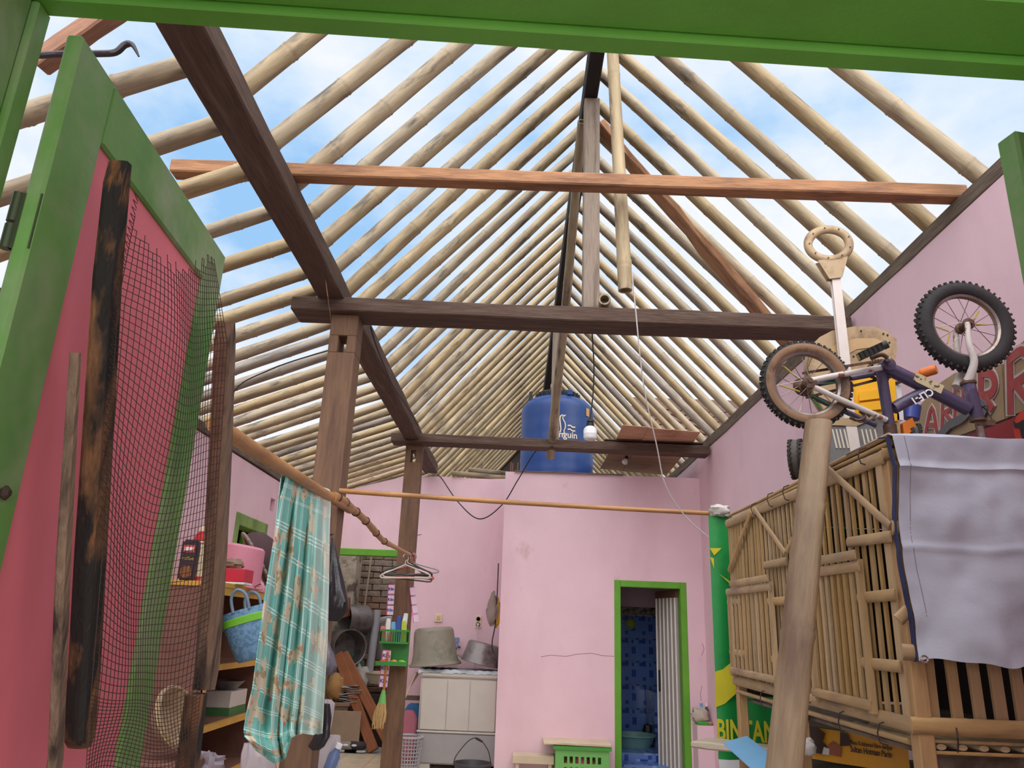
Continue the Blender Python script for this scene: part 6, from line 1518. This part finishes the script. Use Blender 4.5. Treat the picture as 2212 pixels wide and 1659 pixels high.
MB().tube([a, c_], .011, 8).build('handle', mat('orange_brown_handle', (176, 100, 52), .5), bro); MB().tube([c_, c_.lerp(d_, .4), d_], [.014, .024, .036], 12, flat=.5).build('collar', BSK, bro, smooth=True)
STRAW = mat('straw_bristle', (198, 164, 112), .9, .2, 30, (6, 6, 1))
b = MB(); rr = random.Random(9)
for k in range(90):
    u = rr.uniform(-1, 1); v = rr.uniform(-1, 1); p0 = d_ + V((u * .032, v * .02, .01)); p1 = e_ + V((u * .045 + rr.uniform(-.015, .015), v * .03, rr.uniform(-.02, .06))); b.tube([p0, p0.lerp(p1, .5) + V((u * .012, 0, 0)), p1], .0028, 4)
o = b.build('bristles', STRAW, bro); o['kind'] = 'stuff'
for k, (x, y) in enumerate(((902, 1156), (706, 1156))):
    q = onY(x, y, 7.25 if k == 0 else 3.97); tag(MB().tube([(0, 0, 0), (.04, -.03, .004)], .003, 5).build('nail', WIREM, None, T(q)), ('rusty nail sticking out of the far post', 'rusty nail sticking out of the near post')[k], 'nail')

# ---------------------------------------------------------------- beyond the back doorway
YD = 9.5
def dp(x, y, Y=YD): return onY(x, y, Y)
def pot2(label, c_, R, H, Y, rot, m=ALU):
    q = dp(*c_, Y); Mq = T(q) @ Rm(rot, 'Z') @ Rm(90, 'X')
    return tag(MB().lathe([(0, -H / 2), (R * .95, -H / 2), (R, -H / 2 + .02), (R, H / 2), (R * 1.04, H / 2), (R * .96, H / 2 - .01), (R * .94, -H / 2 + .03), (0, -H / 2 + .03)], 32).build('cooking_pot', m, None, Mq, smooth=45), label, 'pot')
pot2('large upright aluminium pot hanging high beyond the back doorway', (768, 1338), .17, .30, 9.75, -50)
pot2('soot-dulled aluminium pot hanging below the other beyond the doorway', (744, 1398), .20, .34, 9.45, 35)
tag(MB().lathe([(0, 0), (.26, 0), (.27, .02), (.25, .03), (0, .02)], 32).build('pan_lid', ALU, None, T(dp(838, 1380, 9.9)) @ Rm(80, 'X'), smooth=45), 'big round metal lid leaning behind the grey pipe', 'lid')
tag(timber('shelf_board', dp(716, 1318, 9.3), dp(748, 1310, 9.6), .12, .22, BROWN), 'brown shelf box fixed above the hanging pots', 'shelf')
GP = mat('grey_pvc_pipe', (168, 168, 172), .5, .05)
tag(MB().tube([dp(816, 1318, 9.8), dp(796, 1465, 9.7)], .045, 14).build('pipe', GP, None, smooth=45), 'thick grey pipe leaning against the brick wall', 'pipe')
tag(MB().tube([dp(803, 1196, 10.25), dp(790, 1290, 10.25), dp(779, 1392, 10.25)], .012, 8).build('conduit', mat('whitish_conduit', (176, 160, 140), .7, .2, 20), None, smooth=True), 'thin pale conduit running down the brick wall', 'conduit')
RSB = mat('rust_brown_plank', (150, 92, 58), .8, .2, 7, (1, 7, 7), bump=.25)
for k, (a, c_, lab) in enumerate((((730, 1412), (807, 1622), 'rust brown plank leaning in the doorway, left of the pair'), ((742, 1412), (838, 1600), 'rust brown plank leaning in the doorway, right of the pair'))):
    p0 = dp(*a, 9.25); p1 = dp(*c_, 8.98); p1 = p0 + (p1 - p0) * ((p0.z - .02) / (p0.z - p1.z)); tag(timber('plank', p0, p1, .11, .05, RSB, None, up=(0, -1, 0), wob=.003, seg=5), lab, 'plank', 'leaning planks')
tb = thing('wooden_table', 'old wooden side table standing beyond the back doorway', 'table', (dp(735, 1650, 9.1).x, 9.2, 0)); tz_ = dp(735, 1518, 9.05).z; tx0, tx1 = dp(712, 1520, 9.05).x - .12, dp(757, 1520, 9.05).x
OT = mat('old_table_wood', (138, 112, 92), .8, .16, 7, bump=.25)
MB().box(tx0, tx1, 9.0, 9.4, tz_ - .03, tz_).build('top', OT, tb); MB().box(tx0 + .02, tx1 - .02, 9.02, 9.05, tz_ - .12, tz_ - .03).build('apron', OT, tb)
for xx in (tx0 + .02, tx1 - .07):
    for yy in (9.03, 9.33): MB().box(xx, xx + .045, yy, yy + .045, 0, tz_ - .03).build('leg', OT, tb)
q = dp(752, 1562, 9.15); tag(MB().box(-.17, .17, -.01, .01, -.19, .14).build('board', mat('dusty_drawer', (158, 134, 112), .85, .1, 6), None, T(q.x, 8.97, max(q.z, .2)), bevel=.003), 'dusty board leaning under the old side table', 'board')
q = dp(721, 1485, 9.1); tag(MB().blob((0, 0, 0), .10, .10, .15, amp=.25, fr=2.6, seed=71).build('sack', mat('tan_sack', (176, 132, 82), .9, .15, 9, bump=.3), None, T(q.x, 9.15, tz_ + .145), smooth=True), 'tan cloth sack standing on the old side table', 'sack')
rr = random.Random(31)
for k in range(9):
    q = dp(744 + 4 * (k % 3), 1500 - k * 5, 9.2); tag(MB().grid(lambda s, t: (s * .26 - .13, t * .2 - .1, .008 * math.sin(7 * s + k) + .004 * math.sin(9 * t)), 8, 5, thick=.006).build('newspaper', mat('greyed_newsprint_%d' % (k % 3), ((170, 164, 160), (190, 184, 180), (140, 134, 132))[k % 3], .9, .1, 30), None, T(tx1 - .02 + rr.uniform(-.02, .02), 9.20, tz_ + .012 + k * .020) @ Rm(rr.uniform(-20, 20), 'Z'), smooth=True), 'creased newspaper in the pile on the old side table', 'newspaper', 'newspapers piled on the side table')
q = dp(776, 1470, 9.5); tag(MB().blob((0, 0, 0), .10, .08, .16, amp=.4, fr=2.5, seed=75).build('white_sack', WCLOTH, None, T(q.x, 9.55, q.z), smooth=True), 'white cloth bundle heaped behind the leaning planks', 'bundle')
tag(MB().box(q.x - .25, q.x + .35, 9.45, 9.85, 0, q.z - .14).build('crate', DK, None, bevel=.006), 'dark crate under the white cloth bundle', 'crate')
q = dp(812, 1462, 9.6); tag(MB().lathe([(0, 0), (.15, 0), (.19, .11), (.2, .11), (.2, .125), (.18, .12), (.14, .02), (0, .02)], 28).build('wash_tub', mat('cream_tub', (206, 192, 164), .5, .08), None, T(q.x + .06, 9.62, q.z - .07), smooth=45), 'cream wash tub set on the dark crate', 'tub')
q = dp(758, 1440, 9.6); tag(MB().lathe([(0, 0), (.15, 0), (.16, .012), (0, .016)], 28).build('green_tray', mat('dark_green_tray', (72, 112, 92), .5), None, T(q) @ Rm(75, 'X'), smooth=45), 'round dark green tray propped behind the planks', 'tray')
for k, (x, y, lab) in enumerate(((750, 1621, 'grey and white shoe by the back doorway sill'), (768, 1624, 'dark shoe with a white mark at the doorway sill'))):
    q = dp(x, y, 9.0); o = thing('shoe', lab, 'shoe', (q.x, 8.98, 0))
    MB().blob((0, 0, 0), .12, .045, .05, amp=.12, fr=1.5, seed=80 + k).build('upper', mat('shoe_%d' % k, ((150, 140, 130), (52, 48, 50))[k], .7, .15), o, T(q.x, 8.98, .065), smooth=True); MB().box(-.12, .12, -.045, .045, 0, .022).build('sole', WCLOTH, o, T(q.x, 8.98, 0), bevel=.01, bseg=2)
    MB().blob((0, 0, 0), .03, .01, .012).build('mark', WBULB, o, T(q.x - .01, 8.937, .07))
for k in range(10):
    q = (rr.uniform(-2.0, -1.2), rr.uniform(9.7, 10.2)); tag(MB().blob((0, 0, 0), rr.uniform(.08, .16), rr.uniform(.08, .13), rr.uniform(.06, .14), amp=.4, fr=2.5, seed=90 + k).build('scrap_bundle', mat('scrap_%d' % (k % 4), ((72, 62, 56), (104, 90, 80), (56, 50, 50), (130, 118, 108))[k % 4], .9, .2, 9, bump=.3), None, T(q[0], q[1], .15 + .09 * (k % 4)), smooth=True), 'dusty scrap bundle heaped against the yard brick wall', 'scrap', 'scrap heap in the yard')
